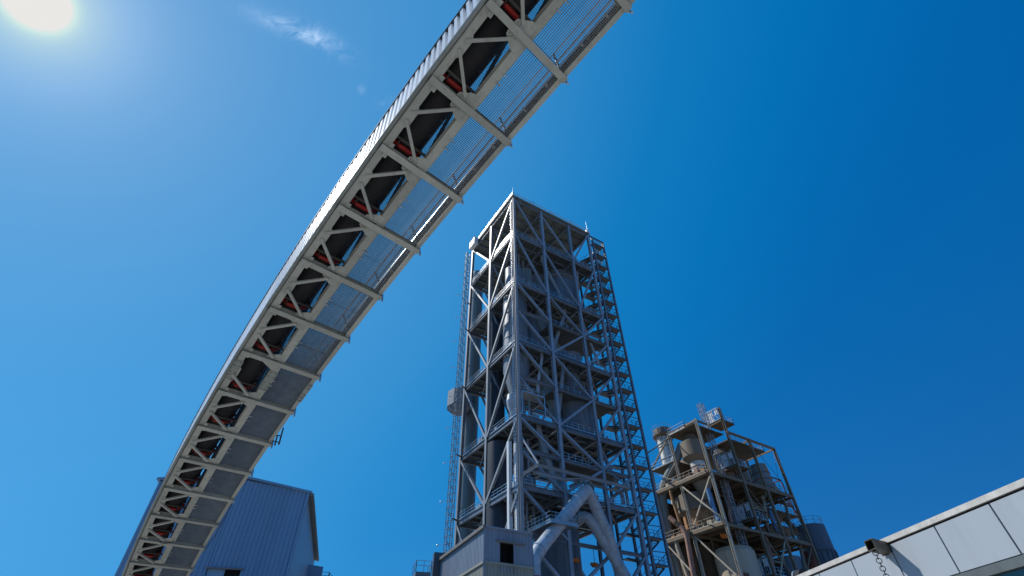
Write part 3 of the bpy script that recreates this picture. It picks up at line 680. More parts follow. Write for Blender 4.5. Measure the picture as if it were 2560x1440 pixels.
for a, b_ in ((-.6, .4), (1.6, .4), (-.6, 5.2)): m.bar(T(a, b_, 40.2), T(a, b_, 44.2), .16)
m.build('guardrail', M['galv'], w)

fd = thing('forked_duct', T(-3, 10.3, 29), 'big pale blue grey duct forking like an upside down V before the tallest tower', 'duct')
A_ = T(-3, 10.2, 28.3)
lp = [T(-3, 10.9, 28.3), T(-3, 9.6, 27.5), T(-3, .3, 18.0), T(-3, -.25, 16.8), T(-3, -.3, GZ + 1)]
MB().pipe(bend(lp, .9, 2), .94, 28).build('left_leg', M['pipe'], fd)
MB().pipe(bend([T(-3, 9.6, 27.9), T(-3, 10.9, 28.1), T(-2.2, 14.6, 22.), T(0, 19, 14)], .9, 2), .88, 28).build('right_leg', M['pipe'], fd)
m = MB()
for t in (.1, .3, .52, .74, .94): q = lp[1].lerp(lp[2], t); collar(m, q, lp[2], .9 if t in (.3, .74) else .94)
r0_, r1_ = T(-3, 10.9, 28.1), T(-2.2, 14.6, 22.)
for t in (.12, .45, .8, 1.): collar(m, r0_.lerp(r1_, t) if t < 1 else r0_.lerp(r1_, .98), r1_ + (r1_ - r0_), .87)
m.build('flange', M['pipe'], fd)
MB().lathe(T(-3, -.3, 0), [(.96, 14.6), (1.06, 14.62), (1.06, 15.1), (.96, 15.12)], 28).build('red_flange', M['redband'], fd)
d2 = thing('lower_duct', T(-1.6, 11.3, 23), 'shorter grey duct bending down to the right beneath the forked duct', 'duct')
dp = [T(1.5, 11.0, 24.6), T(-1.6, 11.2, 25.2), T(-1.6, 17.4, 17.2), T(-1.6, 21, 11)]
MB().pipe(bend(dp, 1.6, 3), .84, 28).build('duct_shell', M['pipe'], d2)
m = MB()
for t in (.28, .55, .8): collar(m, dp[1].lerp(dp[2], t), dp[2], .84)
m.build('flange', M['pipe'], d2)

# orange chain hoists and tube lamps under the decks
def hoist(F_, a, b_, z, label):
    t = thing('chain_hoist', F_(a, b_, z), label, 'hoist', 'orange chain hoists')
    m = MB(); tbox(m, F_, a - .3, a + .3, b_ - .4, b_ + .4, z - .35, z + .25); m.tube(F_(a, b_ - .75, z), F_(a, b_ + .6, z), .26, n=12); m.build('motor', M['orange'], t)
    MB().tube(F_(a, b_, z + .25), F_(a, b_, z + 2.6), .05, n=6).build('hanger', M['stair'], t)
    MB().tube(F_(a, b_ + .1, z - 1.3), F_(a, b_ + .1, z - .3), .05, n=6).build('hook', M['stair'], t)
hoist(T, 4, 12.7, 20.0, 'left one of two orange chain hoists low between the legs of the forked duct')
hoist(T, 4, 16.5, 19.8, 'right one of two orange chain hoists low between the legs of the forked duct')
hoist(T, .5, 15.2, 29.1, 'orange chain hoist just right of the forked duct elbow')
for a, b_, z, dirv, lab in ((2, 8.2, 39.3, (1.6, 0, .0), 'white tube lamp under the fourth deck, topmost of the slanted pair'), (2, 8.3, 35.5, (1.6, 0, .0), 'white tube lamp beneath another slanted one, lower of that pair'),
                       (2, 10.4, 28.8, (0, 0, 1.5), 'upright white tube lamp left of the forked duct elbow'), (2, 8.4, 26.9, (0, 1.6, 0), 'level white tube lamp in the dark just above the duct platform')):
    t = thing('tube_lamp', T(a, b_, z), lab, 'lamp', 'tube lamps in the tallest tower')
    p = T(a, b_, z); q = T(a - dirv[0] * 1.1, b_ + dirv[1] * 1.1, z + dirv[2] * 1.1)
    MB().tube(p, q, .09, n=8).build('tube', M['lampm'], t)
    MB().bar(p.lerp(q, .3) + V((0, 0, .12)), p.lerp(q, .7) + V((0, 0, .12)), .12).build('bracket', M['stair'], t)

# ------------------------------------------------------------------ corrugated shed in front of the tower
def corr(mb, p, q, z0, z1, pitch, depth, out, z0b=None, z1b=None):
    """vertical corrugated sheet from p to q (x, y), top edge may slope"""
    p = V((p[0], p[1], 0)); q = V((q[0], q[1], 0)); out = V((*out, 0)).normalized(); L_ = (q - p).length
    n = max(1, round(L_ / pitch)); pr = []
    for k in range(n):
        for fx, o_ in ((0, 1), (.4, 1), (.5, 0), (.9, 0)): pr.append(((k + fx) / n, o_))
    pr.append((1, 1)); K = len(pr)
    z0b = z0 if z0b is None else z0b; z1b = z1 if z1b is None else z1b
    vs = [p.lerp(q, t) + out * (depth * o_) + V((0, 0, z0 + (z0b - z0) * t)) for t, o_ in pr] + [p.lerp(q, t) + out * (depth * o_) + V((0, 0, z1 + (z1b - z1) * t)) for t, o_ in pr]
    return mb.add(vs, [(k, k + 1, K + k + 1, K + k) for k in range(K - 1)])
SC = 1.47
C0 = V((-2.047, 33.92, 0)) * SC; CL = V((-5.872, 41.774, 0)) * SC; CR = V((1.0505, 35.758, 0)) * SC
CL = C0 + (CL - C0) * 1.02; CB = CL + (CR - C0)
ZT = 14.7 + CZ; ZM = 8.03 * SC + CZ - .05
sh = thing('corrugated_shed', (C0.x, C0.y, 0), 'blue grey corrugated box building with cream lower band at the foot of the tallest tower', 'building')
def outw(p, q, c):
    d = (q - p); n_ = V((d.y, -d.x, 0)).normalized(); return (n_.x, n_.y) if n_.dot((p + q) / 2 - c) > 0 else (-n_.x, -n_.y)
cen = (C0 + CB) / 2
oL, oR = outw(C0, CL, cen), outw(C0, CR, cen)
def lerp2(p, q, t): v = p.lerp(q, t); return (v.x, v.y)
m = MB(); corr(m, (C0.x, C0.y), (CL.x, CL.y), ZM, ZT, .36, .035, oL)
# wall openings: the front is built around the dark opening
t0, t1 = .305, .585; zo0, zo1 = 12.75, ZT - 1.15
corr(m, lerp2(C0, CR, 0), lerp2(C0, CR, t0), ZM, ZT, .36, .05, oR); corr(m, lerp2(C0, CR, t1), lerp2(C0, CR, 1), ZM, ZT, .36, .05, oR)
corr(m, lerp2(C0, CR, t0), lerp2(C0, CR, t1), zo1, ZT, .36, .05, oR); corr(m, lerp2(C0, CR, t0), lerp2(C0, CR, t1), ZM, zo0, .36, .05, oR)
corr(m, (CL.x, CL.y), (CB.x, CB.y), ZM, ZT, .36, .07, outw(CL, CB, cen)); corr(m, (CR.x, CR.y), (CB.x, CB.y), 0, ZT, .36, .07, outw(CR, CB, cen))
m.build('upper_wall', M['shed'], sh)
m = MB(); corr(m, (C0.x, C0.y), (CL.x, CL.y), 0, ZM - .1, .36, .035, oL); corr(m, (C0.x, C0.y), (CR.x, CR.y), 0, ZM - .1, .36, .07, oR); corr(m, (CL.x, CL.y), (CB.x, CB.y), 0, ZM - .1, .36, .07, outw(CL, CB, cen))
m.build('lower_wall', M['shed_c'], sh)
vL, vR = V((*oL, 0)), V((*oR, 0)); zz = V((0, 0, 1))
m = MB(); m.bar(C0 + vL * .1 + zz * (ZM - .05), CL + vL * .1 + zz * (ZM - .05), .12, .22); m.bar(C0 + vR * .1 + zz * (ZM - .05), CR + vR * .1 + zz * (ZM - .05), .12, .22); m.build('band_flashing', M['shed_c'], sh)
m = MB(); m.bar(C0 + vL * .12 + vR * .1 + zz * (ZT + .05), CL + vL * .12 + zz * (ZT + .05), .32, .3); m.build('roof_edge', M['trim'], sh)
m = MB(); m.bar(C0 + vR * .08 + zz * (ZT + .04), CR + vR * .08 + zz * (ZT + .04), .2, .16); m.build('roof_edge', M['shed'], sh)
m = MB(); m.quad(C0 + zz * (ZT + .1), CR + zz * (ZT + .1), CB + zz * (ZT + .1), CL + zz * (ZT + .1)); m.build('roof', M['shed'], sh)
m = MB(); m.bar(C0 + vL * .05 + vR * .05 + zz * 1, C0 + vL * .05 + vR * .05 + zz * (ZT - .1), .14); m.build('corner_flashing', M['shed'], sh)
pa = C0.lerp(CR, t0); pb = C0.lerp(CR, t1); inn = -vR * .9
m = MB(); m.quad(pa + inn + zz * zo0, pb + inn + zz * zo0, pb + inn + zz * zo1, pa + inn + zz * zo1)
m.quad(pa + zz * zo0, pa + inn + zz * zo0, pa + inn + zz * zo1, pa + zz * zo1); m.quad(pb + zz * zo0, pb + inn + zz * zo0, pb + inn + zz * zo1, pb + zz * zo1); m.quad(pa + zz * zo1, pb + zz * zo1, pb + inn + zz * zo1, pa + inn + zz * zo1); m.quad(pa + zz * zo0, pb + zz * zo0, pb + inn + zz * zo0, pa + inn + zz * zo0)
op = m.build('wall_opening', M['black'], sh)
m = MB(); q = -vR * .06; m.hexa([pa + q + zz * (zo0 + .12), pb + q + zz * (zo0 + .12), pb + q * 1.6 + zz * (zo0 + .12), pa + q * 1.6 + zz * (zo0 + .12), pa + q + zz * (zo0 + .75), pb + q + zz * (zo0 + .75), pb + q * 1.6 + zz * (zo0 + .75), pa + q * 1.6 + zz * (zo0 + .75)]); m.build('tan_board', M['ply'], op)
m = MB(); m.bar(C0.lerp(CR, .22) + vR * .14 + zz * (zo1 + .1), C0.lerp(CR, .83) + vR * .14 + zz * (zo1 + .1), .16, .16); m.build('sliding_door_rail', M['trim'], sh)
pw = C0.lerp(CL, .74)
m = MB(); m.bar(pw + vL * .12 + zz * (ZM - .55), C0.lerp(CL, .86) + vL * .12 + zz * (ZM - .55), .12, 1.1); m.build('small_window', M['glass'], sh)
# grey box with a small railing left of the shed
p0 = CL + V((-2.4, -1.6, 0)); cb = thing('service_cabinet', (p0.x, p0.y, 0), 'narrow grey box with a little railing on top, left of the corrugated shed', 'cabinet')
a_ = V((1.6, .6, 0)); b2 = V((-.7, 2.0, 0)); z1 = 15.0
m = MB(); m.hexa([p0, p0 + a_, p0 + a_ + b2, p0 + b2, p0 + zz * z1, p0 + a_ + zz * z1, p0 + a_ + b2 + zz * z1, p0 + b2 + zz * z1]); m.build('housing', M['steel'], cb)
m = MB(); m.rail([p0 + b2 + zz * z1, p0 + zz * z1, p0 + a_ + zz * z1, p0 + a_ + b2 + zz * z1], 1.1, 1., .05, kick=False); m.build('guardrail', M['galv'], cb)
m = MB(); q = p0 + V((1.7, 1.2, 0)); m.hexa([q, q + V((1.3, .5, 0)), q + V((1., 1.5, 0)), q + V((-.3, 1, 0))] + [w_ + zz * 17.2 for w_ in (q, q + V((1.3, .5, 0)), q + V((1., 1.5, 0)), q + V((-.3, 1, 0)))]); m.build('dark_box', M['stair'], cb)

# ------------------------------------------------------------------ old tower
K = 1.16                                    # the old tower stands further back and is the larger for it
O = Fr((34.33, 85.), .591, K)
OA = (0., 6.85, 13.1); OB = (0., 9.0, 15.8, 24.05)
OL = (42.9, 33.9, 25.3, 16.6)
ot = thing('old_tower', O(0, 0, GZ), 'older brown weathered steel frame tower with tanks, right of the tallest tower', 'tower')
for ia, a in enumerate(OA):
    for ib, b_ in enumerate(OB):
        top = 43.6
        if ia == 0 and ib == 1: top = 48.6
        if ia == 2: top = 38.4
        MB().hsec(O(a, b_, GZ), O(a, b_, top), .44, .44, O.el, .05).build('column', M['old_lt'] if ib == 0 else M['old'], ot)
for k, z in enumerate(OL):
    if k == 0:
        m = MB(); tbox(m, O, .5, 6.8, -.3, 8.4, z - .15, z); m.build('deck', M['old_deck'], ot)
        m = MB(); m.rail([O(2.6, -.25, z), O(6.75, -.25, z)], 1.3, 1.2, .055); m.rail([O(2.6, -.25, z), O(2.6, 3, z)], 1.3, 1.2, .055); m.build('guardrail', M['galv'], ot)
        m = MB(); tbox(m, O, .6, 12.5, 10, 21.4, 42.2, 42.4); m.build('deck', M['old_deck'], ot)
        m = MB(); m.rail([O(.7, 11, 42.4), O(.7, 21.3, 42.4), O(6, 21.3, 42.4)], 1.2, 1.4, .055); m.build('guardrail', M['galv'], ot)
        m = MB(); tbox(m, O, 6.9, 12.9, -.2, 8, 37.9, 38.05); m.build('deck', M['old_deck'], ot)
        m = MB(); m.rail([O(6.9, -.2, 38.05), O(12.9, -.2, 38.05)], 1.2, 1.2, .055); m.build('guardrail', M['galv'], ot)
        continue
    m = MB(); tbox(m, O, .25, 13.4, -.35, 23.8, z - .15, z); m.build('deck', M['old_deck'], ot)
    m = MB()
    for b_ in OB: m.bar(O(.1, b_, z - .45), O(13.2, b_, z - .45), .25, .5)
    for q in range(1, 8): m.bar(O(.3, 24 * q / 8 + .3, z - .3), O(13, 24 * q / 8 + .3, z - .3), .15, .25)
    for a in OA: m.bar(O(a, -.3, z - .42), O(a, 24.2, z - .42), .3, .46)
    m.bar(O(.2, -.35, z - .3), O(13.4, -.35, z - .3), .16, .4)
    m.build('deck_framing', M['old'], ot)
    m = MB(); m.rail([O(.5, -.3, z), O(13.3, -.3, z)], 1.2, 1.25, .055); m.build('guardrail', M['old_lt'], ot)
    m = MB(); m.rail([O(.15, 13, z), O(.15, 23.7, z)], 1.2, 1.4, .05); m.build('guardrail', M['old'], ot)
for p, q, w in ((O(0, .1, 43.3), O(0, 3.2, 43.3), .3), (O(0, 8.9, 43.3), O(0, 24.2, 43.3), .4), (O(0, 0, 43.3), O(6.9, 0, 43.3), .35), (O(0, 24, 43.2), O(6.9, 24, 43.2), .3), (O(0, 15.8, 43.1), O(6.8, 15.8, 43.1), .3), (O(6.8, 0, 43.1), O(13.1, 0, 38.2), .25), (O(6.8, 24, 43.2), O(6.8, 9, 43.2), .3)):
    MB().bar(p, q, w).build('head_beam', M['old'], ot)
for p, q, w, mt in ((O(-.05, 0, 33.4), O(6.8, -.05, 25.6), .2, 'old_lt'), (O(6.8, -.05, 33.2), O(.2, -.05, 25.6), .24, 'old_lt'), (O(6.8, -.05, 24.8), O(.2, -.05, 17), .24, 'old_lt'), (O(13, -.05, 24.8), O(6.9, -.05, 17), .24, 'old_lt'),
    (O(13.1, 0, 33), O(6.9, 0, 37.8), .08, 'old_lt'), (O(6.9, 0, 33.9), O(13.1, 0, 37.8), .08, 'old_lt'),
    (O(0, 9.1, 33.3), O(0, 15.6, 25.7), .12, 'old'), (O(0, 15.6, 33.3), O(0, 9.2, 25.7), .12, 'old'), (O(0, 16, 24.9), O(0, 9.2, 17), .2, 'old_lt'), (O(0, 9.2, 24.9), O(0, 15.6, 17), .2, 'old'), (O(0, 24, 24.9), O(0, 16, 17), .16, 'old'),
    (O(3, 24, 42.9), O(3, 24, 34), .03, 'dark'), (O(0, 16.2, 42.6), O(0, 23.9, 34.1), .05, 'dark'), (O(0, 23.7, 43), O(0, 20.5, 34.1), .04, 'dark'),
    (O(13.1, 12, 33), O(13.1, 2, 25.5), .2, 'old'), (O(13.1, 12, 25), O(13.1, 22, 17), .2, 'old'), (O(6.8, 16, 33), O(6.8, 23.5, 25.6), .2, 'old'), (O(6.8, 23.5, 33), O(6.8, 16, 25.6), .2, 'old')):
    MB().bar(p, q, w).build('brace', M[mt], ot)
# tripod frame and lower walkway at the right end
m = MB()
tri = [O(4, 25.2, 39.2), O(4, 29.6, 39.2)]
m.bar(tri[0], tri[1], .22); m.bar(tri[0], O(7, 24, 39), .22); m.bar(tri[1], O(7, 29, 39), .22)
for p, q in ((tri[0], O(4, 24.6, 34)), (tri[0], O(4, 27.4, 34)), (tri[1], O(4, 30.2, 33.8)), (tri[0], O(4, 29.5, 34.2))): m.bar(p, q, .2)
m.bar(O(4, 23, 34), O(4, 30.5, 33.8), .35); m.bar(O(4, 30.2, 34), O(1, 29, 18), .25)
m.rail([O(3.8, 24, 34.1), O(3.8, 30.4, 34.)], 1.1, .9, .06)
for k in range(14): p = O(3.5 + random.random() * 2, 23.5 + random.random() * 6, 33.8 + random.random() * .6); m.bar(p, p + V((random.uniform(-1, 1), random.uniform(-1, 1), random.uniform(.1, .9))), .16)
m.build('tripod_frame', M['rust_d'], ot)
for z in (31.6, 28.7):
    m = MB(); tbox(m, O, 3.2, 7, 19, 29.5, z - .15, z); m.build('deck', M['old_deck'], ot)
    m = MB(); m.rail([O(3.2, 19, z), O(3.2, 29.5, z)], 1.1, 1.1, .055); m.build('guardrail', M['old'], ot)
MB().bar(O(3.4, 24.5, 30.5), O(3.4, 30, 26.3), .9, .5).build('chute', M['old'], ot)
for a, b0, b1, z0, z1, r, mt in ((2.2, 6.8, 4.6, 33.5, 26.2, .3, 'rust_p'), (1.6, 11.5, 13.8, 33.2, 25.8, .34, 'old_ves'), (2.4, 17.5, 15.2, 33.2, 26, .3, 'old_lt'), (1.2, 22.6, 20.6, 33, 25.6, .26, 'old'), (1.4, 12.2, 10.6, 25, 17, .4, 'rust_p'), (1.2, 22, 19.6, 25, 17.2, .35, 'old_ves'), (3.4, 13.6, 14.4, 42, 34.2, .3, 'old_lt'), (9.5, -.1, .3, 33.2, 25.6, .3, 'rust'), (11, .2, 1.2, 25, 16.8, .4, 'old_lt')):
    pipe_part([O(a, b0, z0), O(a, b0, z0 - 1.2), O(a - .3, b1, z1 + 1.2), O(a - .3, b1, z1)], r, mt, par=ot)
rr = random.Random(3)
for z in (33.9, 25.3, 16.6):
    for q in range(7):                        # dusty machinery along both open edges
        b_ = .8 + 3.2 * q + rr.random() * 1.2; a = .7 + rr.random() * 1.6; h = .5 + rr.random() * 1.2
        m = MB(); tbox(m, O, a, a + .7 + rr.random() * .8, b_, b_ + .6 + rr.random() * 1.1, z, z + h); m.build('machinery', M[rr.choice(('old_lt', 'rust', 'old', 'old_ves', 'rust_d'))], ot)
        a = 1.2 + 1.7 * q; m = MB(); tbox(m, O, a, a + .6 + rr.random() * .7, .4, 1.1 + rr.random(), z, z + .4 + rr.random() * 1.1); m.build('machinery', M[rr.choice(('old_lt', 'rust', 'old_lt', 'rust_p'))], ot)
    for q in range(6):
        b_ = 1.5 + 3.9 * q; MB().bar(O(.2, b_, z - .55), O(6.6, b_ + (3 if q % 2 else -1), z - .55), .13).build('plan_brace', M['old'], ot)
    for q in range(4):
        p = O(.6 + rr.random(), 10 + 3.4 * q, z); MB().bar(p, p + V((rr.uniform(-.4, .4), rr.uniform(-.4, .4), 3.2)), .09).build('standpipe', M[rr.choice(('old_lt', 'rust_p', 'old'))], ot)
for b_ in (4.5, 12.4, 20.): MB().bar(O(6.9, b_, 16.6), O(6.9, b_, 42), .28).build('post', M['old'], ot)
for z in (29.6, 21.):
    m = MB(); tbox(m, O, 1.2, 5.5, 10.2, 15.4, z - .12, z); m.build('deck', M['old_deck'], ot)
    m = MB(); m.rail([O(5.5, 10.2, z), O(1.2, 10.2, z), O(1.2, 15.4, z)], 1.1, 1.2, .05); m.build('guardrail', M['old_lt'], ot)
# closed bays and dark bunkers at the back
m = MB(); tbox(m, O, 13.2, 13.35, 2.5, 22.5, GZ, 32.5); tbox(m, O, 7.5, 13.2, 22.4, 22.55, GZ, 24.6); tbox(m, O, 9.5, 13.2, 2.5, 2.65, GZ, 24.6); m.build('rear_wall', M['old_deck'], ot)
for a, b_, r_, z0, z1 in ((10.2, 7.2, 2.4, 25.4, 33), (9.8, 13.2, 2.5, 25.4, 33.2), (10, 18.6, 2.3, 25.4, 32.4), (9.6, 6.2, 2.3, 8, 24.6), (10, 12, 2.6, 8, 24.8), (9.4, 17.5, 2.4, 8, 24.2), (10.2, 9, 2.2, 34, 41), (9.6, 19, 2.0, 34, 40)):
    MB().lathe(O(a, b_, 0), [(r_ * .5, z0), (r_, z0 + 1.8), (r_, z1), (.1, z1 + .4)], 24).build('bunker', M['old_deck' if z0 < 30 else 'old_ves'], ot)
# tie truss to the stair tower
m = MB(); e0 = T(0, 29.6, 39.7)
for q in (O(13.1, 0, 38.), O(13.1, 0, 38.2), O(6.9, .0, 42.6), O(13.1, 0, 33.6)): m.bar(e0, q, .18)
lt = m.build('tie_truss', M['old'], ot)

def oves(a, b_, prof, name, label, mt, cat='tank', extra=None):
    t = thing(name, O(a, b_, prof[0][1]), label, cat)
    MB().lathe(O(a, b_, 0), prof, 36).build('shell', M[mt], t)
    return t
t = oves(4, 2.5, [(1.35, 33), (1.35, 37.2), (1.4, 37.25), (2.35, 38.0), (2.35, 40.8), (1.4, 41.4), (1.0, 42.5)], 'cyclone', 'wide grey cyclone with narrower pale neck under the top deck of the old tower', 'old_ves')
m = MB().lathe(O(4, 2.5, 0), [(1.37, 33.9), (1.38, 37.0)], 36); m.build('pale_neck', M['chim'], t)
m = MB()
for z in (34.9, 36.0): m.lathe(O(4, 2.5, 0), [(1.39, z), (1.46, z), (1.46, z + .13), (1.39, z + .13)], 36)
m.build('stiffening_ring', M['rust_d'], t)
oves(4, 2.4, [(.35, 30.2), (1.7, 33.2), (1.7, 33.6)], 'hopper', 'grey cone hopper hanging below the upper deck of the old tower', 'old_ves', 'hopper')
oves(4.4, 11.3, [(.9, 34), (1.55, 36.5), (1.55, 40.6), (1.0, 41.7), (.1, 41.9)], 'cyclone', 'dusty round topped cyclone behind the hoist mast of the old tower', 'old_ves', 'vessel')
t = oves(4.6, 16.6, [(.9, 34), (1.4, 36), (1.4, 40.0), (.1, 40.3)], 'cyclone', 'grey cyclone with rusty side behind the steel column right of the hoist landings', 'old_ves', 'vessel')
t = oves(3.2, 21.2, [(.9, 34), (1.6, 35.6), (1.8, 38), (1.55, 40.2), (.1, 40.5)], 'cyclone', 'blue grey barrel shaped cyclone at the right end of the old tower', 'vessel2', 'vessel')
m = MB()
for z in (37, 38.2): m.lathe(O(3.2, 21.2, 0), [(1.72, z), (1.86, z), (1.86, z + .12), (1.72, z + .12)], 36)
m.build('stiffening_ring', M['rust_d'], t)
MB().lathe(O(3.2, 21.2, 0), [(1.82, 38.2), (1.58, 40.1)], 8, R(-70), R(10)).build('rusty_patch', M['rust'], t)
t = oves(7.6, 3.7, [(1.8, 25.5), (2.7, 26.4), (2.8, 28.9), (3.4, 29.2), (3.4, 32.), (.1, 32.3)], 'big_tank', 'large grey tank with rusty orange lower bowl inside the old tower', 'old_ves')
MB().lathe(O(7.6, 3.7, 0), [(1.82, 25.6), (2.73, 26.42), (2.83, 29.0)], 36).build('rusty_bowl', M['rust'], t)
oves(4.2, 6.0, [(3.35, 8), (3.35, 22.0), (3.0, 22.7), (1.6, 23.1), (.1, 23.3)], 'cream_tank', 'broad cream tank with shallow cone roof at the bottom of the old tower', 'cream')
oves(3.5, 20.2, [(2.3, 8), (2.3, 22.9), (.1, 23.4)], 'grey_tank', 'blue grey tank low behind the right columns of the old tower', 'vessel')
oves(2.2, 25.4, [(.1, 21.4), (1.0, 21.7), (1.35, 23), (1.0, 24.3), (.1, 24.6)], 'rusty_vessel', 'dark red rusty round vessel beside the dark silo', 'rust_d')
t = oves(2, 29.5, [(2.8, GZ), (2.8, 29.2), (2.0, 29.45), (.1, 29.5)], 'dark_silo', 'dark blue silo with railed roof at the far right end of the old tower', 'bluetank')
MB().ringrail(O(2, 29.5, 29.2), 2.7, 1.4, 24, .06).build('guardrail', M['bluetank'], t)
m = MB().lathe(O(2, 29.5, 0), [(2.81, 24.4), (2.92, 24.45), (2.92, 24.7), (2.81, 24.75)], 36)
for k in range(7): q = R(-150 + 20 * k); d = V((math.cos(q), math.sin(q), 0)); m.bar(O(2, 29.5, 20.5) + d * (2.88 * K), O(2, 29.5, 24.5) + d * (2.88 * K), .16)
m.build('stiffening_frame', M['stair'], t)
# chimney behind
ch = thing('chimney_stack', O(20, 14.9, GZ), 'round white chimney with crown platform and ring bands behind the old tower', 'chimney')
MB().lathe(O(20, 14.9, 0), [(1.75, GZ), (1.68, 53.8), (1.35, 53.9), (1.35, 52)], 24).build('shaft', M['chim'], ch)
m = MB()
z = 20.
while z < 50: m.lathe(O(20, 14.9, 0), [(1.74, z), (1.84, z), (1.84, z + .13), (1.74, z + .13)], 24); z += 2.9
for k in range(8): q = 2 * math.pi * k / 8; d = V((math.cos(q), math.sin(q), 0)); m.bar(O(20, 14.9, 18) + d * (1.8 * K), O(20, 14.9, 51) + d * (1.8 * K), .09)
m.build('ring_band', M['old'], ch)
m = MB().lathe(O(20, 14.9, 0), [(1.7, 51.4), (2.45, 51.9), (2.45, 52.1), (1.7, 52.1)], 24)
for k in range(12): q = 2 * math.pi * k / 12; d = V((math.cos(q), math.sin(q), 0)); m.bar(O(20, 14.9, 50.6) + d * (1.75 * K), O(20, 14.9, 52.0) + d * (2.5 * K), .14)
cr = m.build('crown_platform', M['old'], ch)
MB().ringrail(O(20, 14.9, 52.1), 2.45, 2.0, 24, .07).build('guardrail', M['galv'], cr)
MB().lathe(O(20, 14.9, 0), [(1.8, 52.2), (2.05, 52.3), (2.05, 53.6), (1.4, 53.95), (1.4, 53)], 24).build('cap', M['old_ves'], ch)
# ducts and pipes
gd = thing('grey_bent_duct', O(9, 1, 30), 'pale grey bent duct running down the left end of the old tower', 'duct')
MB().pipe(bend([O(5.5, 1.6, 41), O(7.2, 1, 38.8), O(12.4, 1, 34.3), O(13.1, 1, 30), O(13, 1.4, 10)], 2.2, 8), .85, 20).build('duct_shell', M['vessel2'], gd)
m = MB()
for z in (31.5, 27, 23): m.lathe(O(13.08, 1.1, 0), [(.86, z), (.98, z), (.98, z + .2), (.86, z + .2)], 20)
m.build('flange', M['old_lt'], gd)
rp = thing('rusty_pipe', O(8, -3, 25), 'rusty pink pipe slanting down across the lower left of the old tower', 'pipe')
pp = [O(9.6, -1.9, 28.2), O(7.6, -1.25, 25.7), O(7.4, -1.2, 24.5), O(8.2, -1.1, 16)]
MB().pipe(bend(pp, .9), .42, 16).build('pipe_run', M['rust_p'], rp)
m = MB()
for t_ in (.45, .62): collar(m, pp[0].lerp(pp[1], t_), pp[1], .42, 16)
m.build('flange', M['old_deck'], rp)
for a, b_, z0, z1, lab in ((2.2, .9, 25.5, 31.5, 'blue vertical pipe below the grey cone hopper of the old tower'), (3, 19.4, 25.4, 31., 'blue pipe against the sky at the right part of the old tower')):
    solo(MB().pipe([O(a, b_, z1), O(a, b_ + .1, (z0 + z1) / 2), O(a - .1, b_ + .5, z0)], .38, 14), 'blue_pipe', M['bluepipe'], O(a, b_, z0), lab, 'pipe', 'blue pipes in the old tower')
hoist(O, 3, 2.9, 24.2, 'small orange hoist under the middle deck of the old tower')
# small clutter on the middle deck
dr = thing('blue_drum', O(.9, -.1 + 0.6, 25.3), 'blue drum at the railing of the middle deck of the old tower', 'drum')
m = MB().lathe(O(1.4, .5, 25.3), [(.42, 0), (.44, .3), (.42, .6), (.44, .9), (.4, 1.2), (.05, 1.22)], 16); m.build('shell', M['bluepipe'], dr)
MB().lathe(O(1.4, .5, 25.3), [(.43, .28), (.47, .3), (.47, .34), (.43, .36)], 16).build('hoop', M['galv'], dr)
# hoist mast and landings of the old tower
om = mast(O, 1.7, 5.6, 5., 49.3, .95, 'lattice_mast', 'short lattice hoist mast rising above the old brown tower beside its cage landings', 'steel_lt', .95)
for z in (42.5, 33.6, 25): MB().bar(O(1.2, 5.6, z), O(.1, 5.6, z), .16).build('tie_strut', M['stair'], om)
land0 = None
labs = ('top cage landing standing above the old tower roofline', 'second highest cage landing beside the hoist mast of the old tower', 'cage landing third from the top, next to the hoist mast of the old tower', 'lowest cage landing of the old tower, just above the white parapet')
zs = (46.1, 36.9, 27.4, 18.6)
for k, z in enumerate(zs):
    if k == 0:
        ld_ = thing('hoist_landing', O(0, 8.8, zs[0]), labs[0], 'landing', 'cage landings of the old hoist')
        m = MB(); tbox(m, O, .15, 3.5, 8.7, 12.9, z - .25, z); tbox(m, O, .15, 3.5, 8.7, 8.85, z - .5, z - .25); m.build('platform', M['old_deck'], ld_)
        m = MB(); m.rail([O(.2, 8.9, z), O(.2, 12.85, z), O(3.4, 12.85, z)], 1.2, 1.1, .055); m.build('guardrail', M['galv'], ld_)
        m = MB(); a0, a1, zt = .3, 3.4, z + 2.5; b_ = 8.65
        for zz_ in (z + .05, zt): m.bar(O(a0, b_, zz_), O(a1, b_, zz_), .1)
        for q in range(9): a = a0 + (a1 - a0) * q / 8; m.bar(O(a, b_, z), O(a, b_, zt), .05 if q % 4 else .1)
        for q in range(3): m.bar(O(a0 + .2 + q, b_, z + .2), O(a0 + .9 + q, b_, z + 1.2 + .4 * q), .06); m.bar(O(a0 + .9 + q, b_, z + 1.2), O(a0 + .2 + q, b_, zt - .1), .05)
        m.bar(O(a0, b_, z + 1.2), O(a1, b_, z + 1.2), .06); m.build('cage_gate', M['galv'], ld_)
        m = MB(); tbox(m, O, a0 + 1.4, a1, b_ + .15, b_ + .2, z + .1, zt - .1); tbox(m, O, a0 + .2, a0 + .9, b_ + .15, b_ + .2, z + 1.3, zt - .1); tbox(m, O, .2, .3, b_ + .2, b_ + 1.2, z, zt); m.build('sheet_panel', M['white_clad'], ld_)
        land0 = ld_
    else:
        c = copy_tree(land0); c.location = O(0, 8.8, z); c['label'] = labs[k]

K = 1.0
